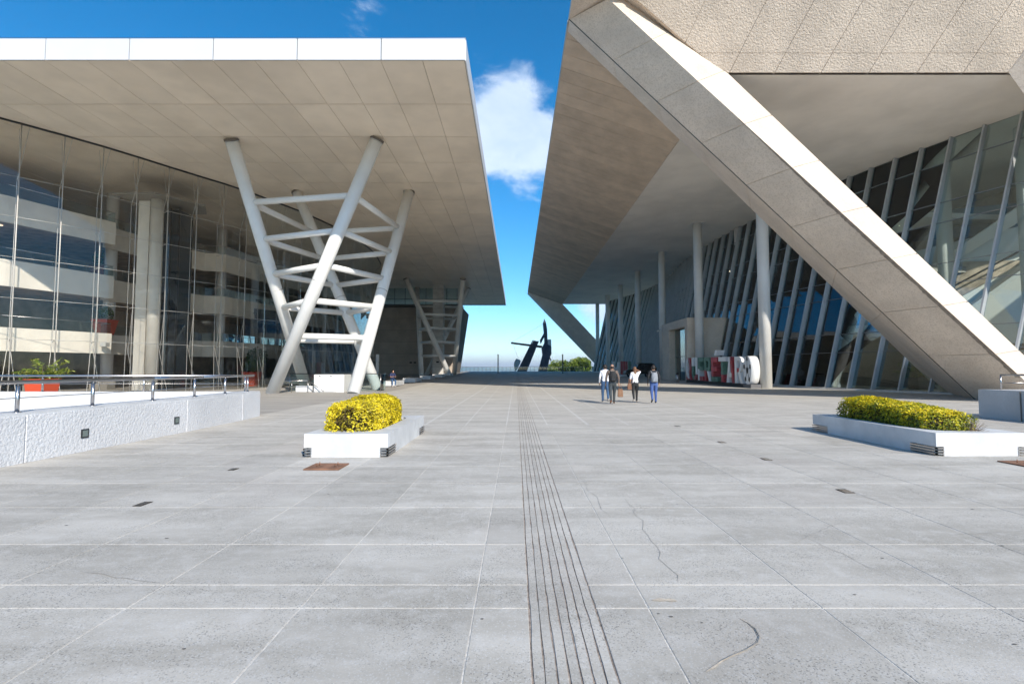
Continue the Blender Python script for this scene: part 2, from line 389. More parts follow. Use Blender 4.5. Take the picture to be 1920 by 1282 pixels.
# ------------------------------------------------------------------ left building
HX0, HX1, HY0, HY1, HZ = -60.0, -2.35, 22.94, 115.2, 15.9
hall = thing('exhibition_hall', (-30, 22.94, 0), 'white flat-roofed glass hall with deep overhanging panelled canopy on the left', 'building')
b = MB(); b.box(HX0, HX1-.06, HY0+.06, HY1-.06, HZ+.06, HZ+.98); part('roof_slab', b, joint_m, hall)
PW, PD = 1.955, 3.9
me = MB().box(.010, PW-.010, .022, PD-.022, 0, .05).mesh('soffit_panel', soffit_m, .004)
me_g = MB().box(.012, PW-.012, .014, PD-.014, 0, .05)
panels = []
nx = 29; ny = 23
PD2 = (HY1-.1-HY0)/23.65
for j in range(24):
    for i in range(nx):
        x = HX1-.06-(i+1)*PW; y = HY0+.06+j*PD; d = PD
        if y+PD > HY1: continue
        panels.append((x, y))
def area(p):                                                  # rough size in the picture
    x, y = p; 
    if abs((x+1)/y) > 1.05: return 0
    return 1/(y**3)
panels.sort(key=lambda p: -area(p))
for k, (x, y) in enumerate(panels):
    if k < 300: ob('soffit_panel', me, hall, (x, y, HZ+R.uniform(0, .004)))
b = MB()
for x, y in panels[300:]: b.box(x+.012, x+PW-.012, y+.014, y+PD-.014, HZ, HZ+.05)
part('soffit_panels_beyond', b, soffit_m, hall, kind='stuff')
for i in range(15):
    x1 = HX1-.03-i*3.9; b = MB().box(x1-3.9+.02, x1-(.0 if i == 0 else .02), HY0-.02, HY0+.04, HZ-.0, HZ+1.02); part('fascia_panel', b, fascia_m, hall, .006)
for i in range(24):
    y0 = HY0+.05+i*3.84; b = MB().box(HX1-.05, HX1+.01, y0+.008, y0+3.84-.008, HZ, HZ+1.02); part('fascia_panel', b, fascia_m, hall, .006)
b = MB().box(HX0, HX1, HY0-.01, HY1, HZ+1.02, HZ+1.07); part('roof_edge_trim', b, steel_m, hall)

curt = [(-40, 15.7), (-37, 19.25), (-29.43, 28.32), (-28.35, 29.61), (-26.81, 31.62), (-25.41, 33.91), (-24.07, 36.26), (-21.96, 39.64), (-19.48, 45.82), (-18.25, 50.72), (-17.44, 57.76), (-17.5, 62.5), (-18.6, 69.8), (-22, 76.5), (-27, 81)]
def resample(pl, step):
    out = [Vector(pl[0])]; acc = 0
    for a, c in zip(pl, pl[1:]):
        a = Vector(a); c = Vector(c); L = (c-a).length; t = step-acc
        while t <= L: out.append(a+(c-a)*t/L); t += step
        acc = (L-(t-step)) 
    return out
CP = resample(curt, 1.93)
CZ = [0, 3.3, 5.65, 8.0, 10.35, 12.7, HZ]
def nrm(i, pts):
    a = pts[max(0, i-1)]; c = pts[min(len(pts)-1, i+1)]; d = (c-a).normalized(); return Vector((-d.y, d.x))   # towards the inside
b = MB(); 
for p, q in zip(CP, CP[1:]):
    d = (q-p).normalized(); n = Vector((-d.y, d.x))*.05
    b.hexa([(p.x-n.x, p.y-n.y, HZ-.10), (q.x-n.x, q.y-n.y, HZ-.10), (q.x+n.x, q.y+n.y, HZ-.10), (p.x+n.x, p.y+n.y, HZ-.10),
            (p.x-n.x, p.y-n.y, HZ-.004), (q.x-n.x, q.y-n.y, HZ-.004), (q.x+n.x, q.y+n.y, HZ-.004), (p.x+n.x, p.y+n.y, HZ-.004)])
part('head_rail', b, dark_steel, hall)
for i in range(len(CP)-1):
    p, q = CP[i], CP[i+1]; d = (q-p).normalized(); n = Vector((-d.y, d.x))*.008; e = d*.015
    g0 = G((p.y+q.y)/2)
    for k in range(6):
        z0, z1 = (g0+.02 if k == 0 else CZ[k]+.012), CZ[k+1]-.012
        a, c = p+e, q-e
        part('glass_pane', MB().hexa([(a.x-n.x, a.y-n.y, z0), (c.x-n.x, c.y-n.y, z0), (c.x+n.x, c.y+n.y, z0), (a.x+n.x, a.y+n.y, z0),
             (a.x-n.x, a.y-n.y, z1), (c.x-n.x, c.y-n.y, z1), (c.x+n.x, c.y+n.y, z1), (a.x+n.x, a.y+n.y, z1)]), clear_glass, hall)
    if i % 1 == 0:
        nn = nrm(i, CP)
        for k in range(1, 6): part('transom', MB().tube((p.x+nn.x*.04, p.y+nn.y*.04, CZ[k]), (q.x+nn.x*.04, q.y+nn.y*.04, CZ[k]), .017, n=5), rod_m, hall)
b = MB()
for i, p in enumerate(CP):
    nn = nrm(i, CP); z0 = G(p.y); pi = p+nn*.05
    part('mullion_rod', MB().tube((pi.x, pi.y, z0), (pi.x, pi.y, HZ-.1), .032, n=6), rod_m, hall)
    for k in range(1, 6):                                     # struts standing off the rod
        q = pi+nn*.75; b.tube((pi.x, pi.y, CZ[k]), (q.x, q.y, CZ[k]-.05), .02, n=4)
    q = p+nn*.8
    d2 = Vector((nn.y, -nn.x))*.35
    for (a, za, c, zc) in ((pi, CZ[5], q, HZ-.1), (q, CZ[5], q, CZ[1]), (q, CZ[5], pi+d2, HZ-.1), (q, CZ[1]+.1, pi+d2, z0), (q, CZ[1]+.1, pi-d2, z0), (pi, CZ[2], q+d2*.4, CZ[1]-.6)):
        b.tube((a.x, a.y, za), (c.x, c.y, zc), .018, n=4, cap=False)
part('tension_cables', b, rod_m, hall, kind='stuff')

# balconies: the front line of the floors behind the glass
bal = [(-44, 15), (-36.8, 26), (-33.4, 33), (-31.2, 39.2), (-32.6, 40.0), (-31.6, 46.5), (-30.6, 49.6), (-28.9, 50.2), (-28.2, 55), (-26.6, 62), (-25.5, 70), (-27, 80)]
def offs(pl, d):
    out = []
    for i, p in enumerate(pl):
        a = Vector(pl[max(0, i-1)]); c = Vector(pl[min(len(pl)-1, i+1)]); t = (c-a).normalized(); out.append((p[0]-t.y*d, p[1]+t.x*d))
    return out
BAND = [(2.75, 4.3), (7.0, 8.75), (11.2, 12.95)]
for fi, (z0, z1) in enumerate(BAND):
    inn = offs(bal, .25)
    for k in range(len(bal)-1):
        if k < 1: continue
        p, q, r, s_ = bal[k], bal[k+1], inn[k+1], inn[k]
        part('balcony_front', MB().hexa([(*p, z0), (*q, z0), (*r, z0), (*s_, z0), (*p, z1), (*q, z1), (*r, z1), (*s_, z1)]), balcony_m, hall)
    # floor slab reaching back, ceiling of the storey below
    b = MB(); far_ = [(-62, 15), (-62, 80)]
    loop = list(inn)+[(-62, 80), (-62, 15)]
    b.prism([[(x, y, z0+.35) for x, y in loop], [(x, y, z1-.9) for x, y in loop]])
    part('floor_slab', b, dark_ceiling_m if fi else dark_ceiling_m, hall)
    # glass balustrade and handrail
    b = MB(); r_ = MB()
    gl = offs(bal, .12)
    for k in range(1, len(gl)-1):
        p, q = gl[k], gl[k+1]
        b.poly([(*p, z1), (*q, z1), (*q, z1+.75), (*p, z1+.75)]); r_.tube((*p, z1+.78), (*q, z1+.78), .025, n=5)
    part('balustrade_glass', b, rail_glass, hall); part('balustrade_rail', r_, steel_m, hall)
    if fi < 2:
        b = MB()                                              # recessed warm timber slats on the ceilings
        for k in range(26):
            y = 24+k*2.0; x = -36+(k*0.45)
            b.box(x-9, x-4-R.uniform(0, 3), y, y+.12, z0+4.2+.34, z0+4.2+.345)
        part('ceiling_slats', b, mat('warm_slat%d' % fi, (.32, .14, .05), .5), hall, kind='stuff')
b = MB(); L = [(-48, 12), (-43, 30), (-41, 48), (-37, 62), (-35, 82)]
for p, q in zip(L, L[1:]):
    for k in range(6):
        u, w = lerp(p, q, k/6), lerp(p, q, (k+.45)/6); e = lerp(p, q, (k+1)/6)
        b.poly([(*u, 0), (*e, 0), (*e, 8.7), (*u, 8.7)]); b.poly([(*u, 8.7), (*w, 8.7), (*w, HZ), (*u, HZ)])
part('back_wall', b, int_wall_m, hall)
b = MB().box(-60, -22, 81, 82, 0, HZ-.2); part('core_wall', b, int_wall_m, hall)
strip_m = mat('lit_strip', (1, .9, .75), .5, emit=(1, .80, .58, .8))
for fi, zc in enumerate((2.72, 6.97, 11.17)):
    for k in (0, 2):
        p = Vector(lerp(bal[2], bal[9], k/4+.03*fi)); z = zc+(.36 if fi < 3 else 0)
        x = p.x-3.2-(k % 2)*1.6
        part('ceiling_light', MB().box(x-2.4, x+.6, p.y-.12, p.y+.12, z-.06, z-.005), strip_m, hall)
for (x, y) in ((-33.1, 41.2), (-36.9, 33.5), (-30.2, 51.8), (-28.5, 62.5), (-27.6, 73), (-38, 25)):
    part('interior_column', MB().tube((x, y, 0), (x, y, HZ-.01), .42, n=16), white_paint, hall)
b = MB()
for k in range(9): b.poly([(-44+k*1.2, 20+k*6.5, 4.6+.04), (-43.9+k*1.2, 20+k*6.5, 4.64), (-43.9+k*1.2, 20.1+k*6.5, 4.64), (-44+k*1.2, 20.1+k*6.5, 4.64)])
# lift shaft with cap
b = MB().box(-28.6, -27.75, 38.0, 39.4, 0, 14.3).prism([[(-27.1+.42*math.cos(t), 37.9+.42*math.sin(t), z) for t in [math.pi*2*i/20 for i in range(20)]] for z in (0, 14.3)], smooth=True)
part('lift_tower', b, balcony_m, hall)
b = MB().box(-27.35, -26.15, 39.0, 40.4, 0, 13.9); part('lift_shaft_glass', b, mat('shaft_glass', (.045, .055, .065), .12, spec=.8), hall)
b = MB()
for x, y in ((-27.4, 38.95), (-26.1, 38.95), (-26.1, 40.45), (-26.75, 38.93)): b.tube((x, y, 0), (x, y, 14), .07, n=6)
for z in range(2, 14, 2): b.box(-27.42, -26.08, 38.92, 38.96, z, z+.08)
part('lift_shaft_frame', b, dark_steel, hall)
b = MB().prism([[(-29.6, 36.6, z), (-26.3, 36.4, z), (-24.4, 39.4, z), (-25.6, 41.5, z), (-28.6, 41.2, z)] for z in (14.3, 14.42)]); part('lift_roof', b, mat('lift_cap', (.30, .28, .25), .6), hall)
# ground-floor things behind the glass
b = MB().box(-27.6, -26.0, 60, 60.4, .2, 3.6).box(-22.8, -21.0, 50.2, 50.5, .1, 3.1); part('lobby_wall', b, white_paint, hall)
b = MB().box(-24.5, -20.2, 56, 56.3, .2, 3.9).box(-25.6, -24.5, 56, 62, .2, 3.9); part('entrance_wall', b, mat('grey_wall', (.42, .41, .40), .7, var=(.6, .1)), hall)
for (x, y, w) in ((-20.0, 50.3, .14), (-16.9, 62, .16), (-17.9, 55.8, .12)):
    part('door_frame', MB().box(x-w, x+w, y-.1, y+.1, G(y), 3.35), white_paint, hall)
b = MB()
for k in range(7):
    x = -37+k*2.1; y = 33+k*3.1; b.box(x, x+1.4, y, y+.8, .0, .45); b.box(x, x+1.4, y+.7, y+.85, .45, .85)
part('lobby_seating', b, mat('sofa', (.25, .23, .20), .8), hall, kind='stuff')
b = MB().box(-41, -33, 30.2, 30.5, 0, 1.9); part('reception_screen', b, mat('cream_wall', (.66, .60, .50), .7), hall)
# end block: concrete panel wall under a glass strip
for i in range(5):
    for k in range(6):
        za, zb = 13.1*k/6+.02, 13.1*(k+1)/6-.02
        def X(s, z): return (-30+s*3.65)+ (z/13.1)*( .4*s)
        xa0, xa1, xb0, xb1 = X(i, za)+.015, X(i, zb)+.015, X(i+1, za)-.015, X(i+1, zb)-.015
        g = G(94)
        part('wall_panel', MB().hexa([(xa0, 94, za+(g if k == 0 else 0)), (xb0, 94, za+(g if k == 0 else 0)), (xb0, 94.3, za+(g if k == 0 else 0)), (xa0, 94.3, za+(g if k == 0 else 0)), (xa1, 94, zb), (xb1, 94, zb), (xb1, 94.3, zb), (xa1, 94.3, zb)]), grey_conc, hall)
part('wall_backing', MB().hexa([(-30, 94.2, 0), (-12, 94.2, 0), (-12, 108, 0), (-30, 108, 0), (-30, 94.2, 13.08), (-10.1, 94.2, 13.08), (-10.1, 108, 13.08), (-30, 108, 13.08)]), joint_m, hall)
for i in range(10):
    x = -29+i*1.85
    part('strip_glass', MB().box(x+.03, x+1.82, 90, 90.03, 13.0, HZ-.02), green_glass, hall)
part('strip_sill', MB().box(-29, -10.3, 89.9, 94, 12.9, 13.0), dark_steel, hall)
b = MB()
for i in range(11): x = -29+i*1.85; b.box(x-.03, x+.03, 89.95, 90.08, 13.0, HZ-.02)
b.box(-29, -10.3, 89.96, 90.07, 13.9, 13.96)
part('strip_frame', b, dark_steel, hall)
part('concrete_pier', MB().box(-14.2, -12.4, 86.2, 87.9, G(87), HZ-.01), col_conc, hall, .03)
b = MB()
for k in range(9): b.box(-14.215, -12.385, 86.185, 87.0, 1.9+k*1.65, 1.93+k*1.65)
part('pier_joint', b, joint_m, hall, kind='stuff')
for dx, y in ((0, 93.9), (-6.1, 93.9)):
    for s_ in (0, .75):
        b = MB().box(-13.3+dx+s_-.22, -13.3+dx+s_+.22, y-7.9 if dx == 0 else y-.2, y-7.6 if dx == 0 else y, 2.6, 2.85)
        part('wall_light', b, black_m, hall)
for (x, y, z) in ((-33.6, 32.0, 3.2), (-31.3, 38.6, 3.25)):
    b = MB().box(x+.1, x+.55, y-.5, y-.1, z, z+.3).box(x, x+.15, y-.3, y-.2, z+.1, z+.2); part('flood_light', b, mat('lamp_housing', (.45, .45, .43), .5), hall, .02)

# ------------------------------------------------------------------ twisted support towers
def tower(cx, cy, mirror, label, top_s=4.55, f=2.65, d=4.75, df=3.1):
    t = thing('support_tower', (cx, cy, G(cy)), label, 'support tower', 'tubular support towers under the left canopy')
    g = G(cy)
    A, B_, C_, D = (cx-top_s, cy-d), (cx+top_s, cy-d), (cx+top_s, cy+d), (cx-top_s, cy+d)
    fl, fr, br, bl = (cx-f, cy-df+.5), (cx+f, cy-df+.5), (cx+f-.1, cy+df+.5), (cx-f-.3, cy+df+.5)
    legs = [(A, bl), (B_, fl), (C_, fr), (D, br)] if not mirror else [(A, fr), (B_, br), (C_, bl), (D, fl)]
    H1 = HZ-.01
    for a, c in legs:
        o = part('leg', MB().tube((*c, g-.02), (*a, H1), .40, n=24), tower_paint, t)
        part('leg_collar', MB().tube(lerp((*c, g), (*a, H1), .992), (*a, H1), .44, n=20), joint_m, o)
        part('weld_seam', MB().tube(lerp((*c, g), (*a, H1), .45), lerp((*c, g), (*a, H1), .4515), .404, n=20), joint_m, o)
    for z in (3.7, 5.95, 8.15, 10.3, 12.45):
        P = [lerp((*c, g), (*a, H1), (z-g)/(H1-g)) for a, c in legs]
        for k in range(4): part('ring_bar', MB().tube(P[k], P[(k+1) % 4], .20, n=16), tower_paint, t)
    return t
tower(-13.2, 35.75, False, 'large white tower of four crossed tubular legs with ring bars beside the yellow planter')
tower(-13.0, 84.9, True, 'far tower of crossed tubular legs standing round the square concrete pier', f=2.3)

# ------------------------------------------------------------------ right building
th = thing('theatre_hall', (20, 26.8, 0), 'angular concrete hall with diagonal struts and leaning glass facade on the right', 'building')
EX, EZ, IX, IZ, YF, YB = 2.87, 20.6, 11.42, 17.6, 26.8, 126.0
n = 70; dy = (YB-27.0)/n
for i in range(n):
    y0 = 27.0+i*dy; y1 = y0+dy; g = .022
    part('soffit_plank', MB().hexa([(EX, y0+g, EZ), (IX, y0+g, IZ), (IX, y1-g, IZ), (EX, y1-g, EZ), (EX, y0+g, EZ+.15), (IX, y0+g, IZ+.15), (IX, y1-g, IZ+.15), (EX, y1-g, EZ+.15)]), wood_m, th)
light_joint = mat('light_joint', (.75, .68, .60), .9)
b = MB().hexa([(EX+.02, 27.0, EZ+.02), (IX-.02, 27.0, IZ+.02), (IX-.02, YB, IZ+.02), (EX+.02, YB, EZ+.02), (EX+.02, 27.0, EZ+.13), (IX, 27.0, IZ+.13), (IX, YB, IZ+.13), (EX+.02, YB, EZ+.13)])
part('plank_bed', b, light_joint, th)
# roof body
b = MB()
b.prism([[(EX-.02, y, EZ+.16), (IX, y, IZ+.17), (46, y, IZ+.17), (46, y, 25), (12, y, 24.4), (EX-.02, y, EZ+.35)] for y in (27.4, YB)])
part('roof_mass', b, rough_m, th)
part('soffit', MB().box(IX+.03, 46, YF+.05, YB, IZ, IZ+.16), plaster_m, th)
b = MB().hexa([(EX, 20.4, EZ), (5.6, 25.1, EZ+.15), (5.6, 27.4, EZ+.15), (EX, 27.4, EZ), (EX, 20.4, EZ+.3), (11.5, 22.4, 26), (11.5, 27.6, 26), (EX, 27.4, EZ+.3)])
part('canopy_prow', b, beam_m, th)
# hammered concrete front, leaning out, in panels
lean = math.tan(rad(30))
def wy(z): return YF-lean*(z-IZ)
xs = [4.5, 8.4, 11.55, 14.0, 16.5, 19.1, 21.7, 24.2, 26.75, 29.5, 33, 37]
def xmin(z): return max(11.1-(z-IZ)*1.72, 4.9)
part('front_backing', MB().prism([[(xmin(IZ)+.3, yb, IZ+.02), (40, yb, IZ+.02), (40, yc, 25), (5.6, yc, 25), (5.6, yd, 21.0)] for yb, yc, yd in ((YF+.06, wy(25)+.06, wy(21.0)+.06), (YF+.6, 27.5, 27.5))]), light_joint, th)
for k, (za, zb, pr) in enumerate(((IZ, IZ+.78, .03), (IZ+.81, 25, 0))):
    for xa, xb in zip(xs, xs[1:]):
        sk = .28 if k else .1
        sa, sb = (za-IZ)*.45, (zb-IZ)*.45                      # the vertical joints rake with the facade
        x0, x1, x2, x3 = xa+sa+.015, xb+sa-.015, xb+sb-.015, xa+sb+.015
        P = [(x0, za), (x1, za), (x2, zb), (x3, zb)]; Q = []     # trim the panel along the strut
        ins = lambda q: q[0]-11.1+(q[1]-IZ)*1.72
        for u, w in zip(P, P[1:]+P[:1]):
            du, dw = ins(u), ins(w)
            if du > 0: Q.append(u)
            if (du > 0) != (dw > 0): t_ = du/(du-dw); Q.append((u[0]+(w[0]-u[0])*t_, u[1]+(w[1]-u[1])*t_))
        if len(Q) > 2: part('front_panel', MB().prism([[(x, wy(z)-pr, z) for x, z in Q], [(x, wy(z)+.2, z) for x, z in Q]]), rough_m, th)
# the near diagonal strut: four edge lines from foot to top
F1, F2, F3, F4 = (28.2, 26.0, 0), (24.5, 23.5, 0), (24.2, 27.0, 0), (29.05, 34.95, 0)
T1, T2, T3, T4 = (6.5, 27.06, 22.8), (4.7, 25.12, 20.5), (EX+.02, 26.82, 20.6), (EX+.02, 27.8, 20.6)
STRUT = [(F1, T1), (F2, T2), (F3, T3), (F4, T4)]
ns = 9
for k in range(ns):
    t0, t1 = k/ns+.0007, (k+1)/ns-.0007
    b = MB().prism([[lerp(f, t, t0+(t1-t0)*q/4) for f, t in STRUT] for q in range(5)])
    part('strut_segment', b, beam_m, th)
part('strut_core', MB().prism([[lerp((26.5+(f[0]-26.5)*.975, 27.9+(f[1]-27.9)*.975, 0), (4.2+(t[0]-4.2)*.975, 26.7+(t[1]-26.7)*.975, 21.05+(t[2]-21.05)*.975), tt) for f, t in STRUT] for tt in [q/36 for q in range(37)]]), light_joint, th)
# drip groove along the crease and dark weathering strip under the sunlit edge
b = MB()
for (f, t), r in ((STRUT[2], .03),):
    b.tube(f, t, r, n=6)
part('strut_groove', b, joint_m, th)
def face_pt(i, j, u, t, out=.03):
    a = Vector(lerp(*STRUT[i], t)); c = Vector(lerp(*STRUT[j], t)); p = a.lerp(c, u)
    ax = (Vector(STRUT[i][1])-Vector(STRUT[i][0])).normalized(); n_ = ax.cross(c-a).normalized()
    if n_.dot(Vector((0, 0, 1.6))-p) < 0: n_ = -n_
    return p+n_*out
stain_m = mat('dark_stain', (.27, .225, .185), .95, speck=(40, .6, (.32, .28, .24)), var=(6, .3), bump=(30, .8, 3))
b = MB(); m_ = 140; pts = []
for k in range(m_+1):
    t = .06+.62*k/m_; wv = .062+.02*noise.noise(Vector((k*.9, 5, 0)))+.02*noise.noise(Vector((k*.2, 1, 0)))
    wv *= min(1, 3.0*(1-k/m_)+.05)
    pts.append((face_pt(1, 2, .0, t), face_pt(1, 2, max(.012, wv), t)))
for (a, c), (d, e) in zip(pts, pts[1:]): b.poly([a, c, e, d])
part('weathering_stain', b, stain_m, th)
# right-hand strut coming down towards the camera
M0 = [(26.62, 26.75, 17.6), (29.6, 24.2, 17.9), (33.0, 26.0, 18.5), (31, 28.5, 17.7)]
B0 = [(37.0, 26.0, 0), (40.4, 23.6, 0), (43, 25.5, 0), (41, 27.5, 0)]
U0 = [(29.9, 22.6, 25.2), (31.5, 19.8, 25.5), (36, 21, 26), (35, 24, 26)]
part('right_strut', MB().prism([B0, M0, U0]), beam_m, th)
# far strut
fs = [[(EX, YB-.1, EZ+.1), (IX, YB-.1, IZ+.1), (IX, YB+4, IZ+.1), (EX, YB+4, EZ+.1)], [(22.3, YB-.1, .5), (27.5, YB-.1, .5), (27.5, YB+4, .5), (22.3, YB+4, .5)]]
part('far_strut', MB().prism(fs), beam_m, th)
# columns
for k in range(7):
    y = 41.55+13.85*k if k else 41.6
    x = 20.35 if k == 0 else 19.95
    o = part('column', MB().tube((x, y, G(y)), (x, y, IZ-.005), .46, n=24), column_m, th)
    part('column_capital', MB().box(x-.65, x+.65, y-.6, y+.6, IZ-.06, IZ-.004), column_m, o)
# leaning glass facade
topc = [(36.5, 25.2), (33.7, 28.0), (31.6, 31.3), (30.0, 35.2), (28.1, 41.0), (26.6, 47.5), (25.6, 54), (24.9, 62), (24.75, 68), (25.3, 76), (26.2, 84), (26.8, 91), (26.8, 97), (25.9, 105.5), (24.2, 113), (21.9, 120.7)]
botc = [(32.2, 25.2), (29.5, 28.3), (27.4, 31.6), (26.0, 35.6), (24.1, 41.2), (22.8, 47.5), (21.9, 54), (21.4, 62), (21.2, 68), (21.4, 76), (21.8, 84), (22.0, 91), (22.0, 97), (21.3, 105.5), (19.9, 113), (17.9, 120.5)]
TP = resample(topc, 1.89)
def along(pl, pl2, P):
    out = []
    for q in P:
        best = None
        for k in range(len(pl)-1):
            a = Vector(pl[k]); c = Vector(pl[k+1]); L = (c-a).length; t = max(0, min(1, (q-a).dot(c-a)/L/L)); d = (a+(c-a)*t-q).length
            if best is None or d < best[0]: best = (d, k, t)
        _, k, t = best; a = Vector(pl2[k]); c = Vector(pl2[k+1]); out.append(a+(c-a)*t)
    return out
BP = along(topc, botc, TP)
RZ = [0, 2.85, 4.3, 7.2, 8.65, 11.55, 13.0, 15.9, IZ]
def FP(i, z): 
    t = z/IZ; p = BP[i].lerp(TP[i], t); return Vector((p.x, p.y, z))
cnt = 0; rest = MB(); trest = MB()
for i in range(len(TP)-1):
    dd = (TP[i+1]-TP[i]).normalized(); inw = Vector((dd.y, -dd.x, 0)) 
    if inw.x < 0: inw = -inw
    for k in range(8):
        z0, z1 = max(RZ[k], G(BP[i].y)+.15 if k == 0 else 0)+.02, RZ[k+1]-.02
        if z0 >= z1: continue
        a, c, e, f = FP(i, z0), FP(i+1, z0), FP(i+1, z1), FP(i, z1)
        w = Vector((0, 0, 0))
        tw = Vector((R.uniform(-.012, .012), 0, 0))            # panes sit slightly out of true
        quad = [a+tw, c-tw, c-tw+inw*.03, a+tw+inw*.03, f-tw, e+tw, e+tw+inw*.03, f-tw+inw*.03]
        if cnt < 298: part('facade_pane', MB().hexa(quad), green_glass, th); cnt += 1
        else: rest.hexa(quad)
    for k in range(1, 8):
        a, c = FP(i, RZ[k]), FP(i+1, RZ[k]); o_ = -inw*.06
        b = MB() if i < 41 else trest
        b.hexa([a+o_-Vector((0, 0, .018)), c+o_-Vector((0, 0, .018)), c+inw*.06-Vector((0, 0, .018)), a+inw*.06-Vector((0, 0, .018)),
                a+o_+Vector((0, 0, .018)), c+o_+Vector((0, 0, .018)), c+inw*.06+Vector((0, 0, .018)), a+inw*.06+Vector((0, 0, .018))])
        if i < 41: part('facade_transom', b, transom_m, th)
if trest.v: part('facade_transoms_beyond', trest, transom_m, th, kind='stuff')
if rest.v: part('facade_panes_beyond', rest, green_glass, th, kind='stuff')
for i in range(len(TP)):
    j = min(i, len(TP)-2); dd = (TP[j+1]-TP[j]).normalized(); al = Vector((dd.x, dd.y, 0)); inw = Vector((dd.y, -dd.x, 0))
    if inw.x < 0: inw = -inw
    z0 = G(BP[i].y)+.1; a, c = FP(i, z0), FP(i, IZ-.01); w = al*.052
    b = MB().hexa([a-w-inw*.34, a+w-inw*.34, a+w+inw*.06, a-w+inw*.06, c-w-inw*.34, c+w-inw*.34, c+w+inw*.06, c-w+inw*.06])
    part('facade_fin', b, fin_m, th)
# facade kerb
b = MB()
for i in range(len(TP)-1):
    p, q = BP[i], BP[i+1]; dd = (q-p).normalized(); n_ = Vector((dd.y, -dd.x))
    if n_.x < 0: n_ = -n_
    z = G((p.y+q.y)/2)
    o1, o2 = n_*-.55, n_*.3
    b.hexa([(p.x+o1.x, p.y+o1.y, z-.05), (q.x+o1.x, q.y+o1.y, z-.05), (q.x+o2.x, q.y+o2.y, z-.05), (p.x+o2.x, p.y+o2.y, z-.05),
            (p.x+o1.x, p.y+o1.y, z+.12), (q.x+o1.x, q.y+o1.y, z+.12), (q.x+o2.x, q.y+o2.y, z+.12), (p.x+o2.x, p.y+o2.y, z+.12)])
part('facade_kerb', b, col_conc, th)
# end wall of the glass hall and interior
b = MB()
for k in range(5):
    x0 = 18.0+k*2.2
    b.hexa([(x0, 120.7, .9), (x0+2.15, 120.7, .9), (x0+2.15, 120.75, .9), (x0, 120.75, .9), (x0+4, 120.9, IZ), (x0+6.15, 120.9, IZ), (x0+6.15, 120.95, IZ), (x0+4, 120.95, IZ)])
part('end_glass', b, green_glass, th)
part('interior_floor', MB().prism([[(p.x+.3, p.y, z+G(p.y)) for p in BP]+[(50, 122, z+.9), (50, 20, z)] for z in (-.02, .012)]), int_floor_m, th)
part('interior_back_wall', MB().box(44, 44.4, 18, 92, 0, IZ-.01), int_wall_m, th)
def fl_loop(dx): return [(p.x+dx, p.y) for p in BP if 38 < p.y < 86]
rint = mat('gallery_wall', (.44, .42, .39), .6, var=(.5, .25))
for (z, dx, dz, m1) in ((4.3, 3.4, .75, white_paint), (9.0, 4.6, .5, rint), (13.2, 5.6, .4, white_paint)):
    lp = fl_loop(dx)+[(43.9, 85), (43.9, 40)]
    part('mezzanine', MB().prism([[(x, y, zz) for x, y in lp] for zz in (z, z+dz)]), m1, th)
lp = fl_loop(4.6)
b = MB()
for p, q in zip(lp, lp[1:]): b.poly([(*p, 5.07), (*q, 5.07), (*q, 8.98), (*p, 8.98)])
part('blue_wall', b, blue_m, th)
b = MB()
for p, q in zip(lp, lp[1:]): b.poly([(p[0]+.6, p[1], 9.55), (q[0]+.6, q[1], 9.55), (q[0]+.6, q[1], 13.1), (p[0]+.6, p[1], 13.1)])
part('dark_wall', b, rint, th)
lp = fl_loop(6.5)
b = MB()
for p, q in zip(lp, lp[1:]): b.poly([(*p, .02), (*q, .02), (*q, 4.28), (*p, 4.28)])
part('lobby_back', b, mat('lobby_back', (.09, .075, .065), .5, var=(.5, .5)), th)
for (x, y) in ((27.4, 44.5), (25.4, 57.5), (31.5, 37.0), (33.6, 33.0), (25.8, 71)):
    part('interior_column', MB().tube((x, y, 0), (x, y, IZ-.01), .48, n=18), white_paint, th)
for k in range(80):                                           # downlights on the storeys' ceilings
    z = R.choice((8.95, 13.15, 13.15)); y = R.uniform(38.5, 58)
    xx = None
    for p in BP:
        if p.y > y: xx = p.x; break
    x = xx+R.uniform(2.5, 9)
    part('downlight', MB().tube((x, y, z-.55), (x, y, z-.5), .03, n=6), lamp_m, th)
# slanted white stair soffits and dark openings seen through the near glass
b = MB().hexa([(31.5, 40, 3.5), (42, 36, 3.5), (43, 38, 3.5), (32.5, 42, 3.5), (43.0, 30, 16.5), (43.8, 29, 16.5), (43.8, 31, 16.5), (43.6, 32, 16.5)]); part('stair_panel', b, slant_m, th)
b = MB().hexa([(30.0, 41, 7.5), (31, 41, 7.5), (31.2, 41.4, 7.5), (30.2, 41.4, 7.5), (41, 33, 17.5), (43.5, 33, 17.5), (43.5, 33.4, 17.5), (41, 33.4, 17.5)]); part('stair_panel', b, slant_m, th)
b = MB().poly([(29.6, 42.2, 6.0), (43.5, 34.5, 6.0), (43.5, 34.5, 13.5), (29.6, 42.2, 10.5)]); part('stair_wall', b, slant_m, th)
b = MB().poly([(31.0, 41.2, 7.2), (34.5, 39.3, 7.2), (37.8, 37.4, 9.6), (34.2, 39.4, 9.9)]).poly([(37.5, 37.5, 6.2), (43, 34.5, 6.2), (43, 34.5, 8.2), (40, 36.2, 9.0)]).poly([(40.5, 36, 10.5), (43.4, 34.3, 10.2), (43.4, 34.3, 12.8), (42, 35.1, 12.9)])
for v_ in range(len(b.v)): x, y, z = b.v[v_]; b.v[v_] = (x-.08, y-.12, z)
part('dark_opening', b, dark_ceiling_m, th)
b = MB().box(31, 43.8, 42.5, 43, 13.8, 14.2).box(30.5, 43.8, 38, 38.4, .02, 3.0); part('gallery_edge', b, int_wall_m, th)
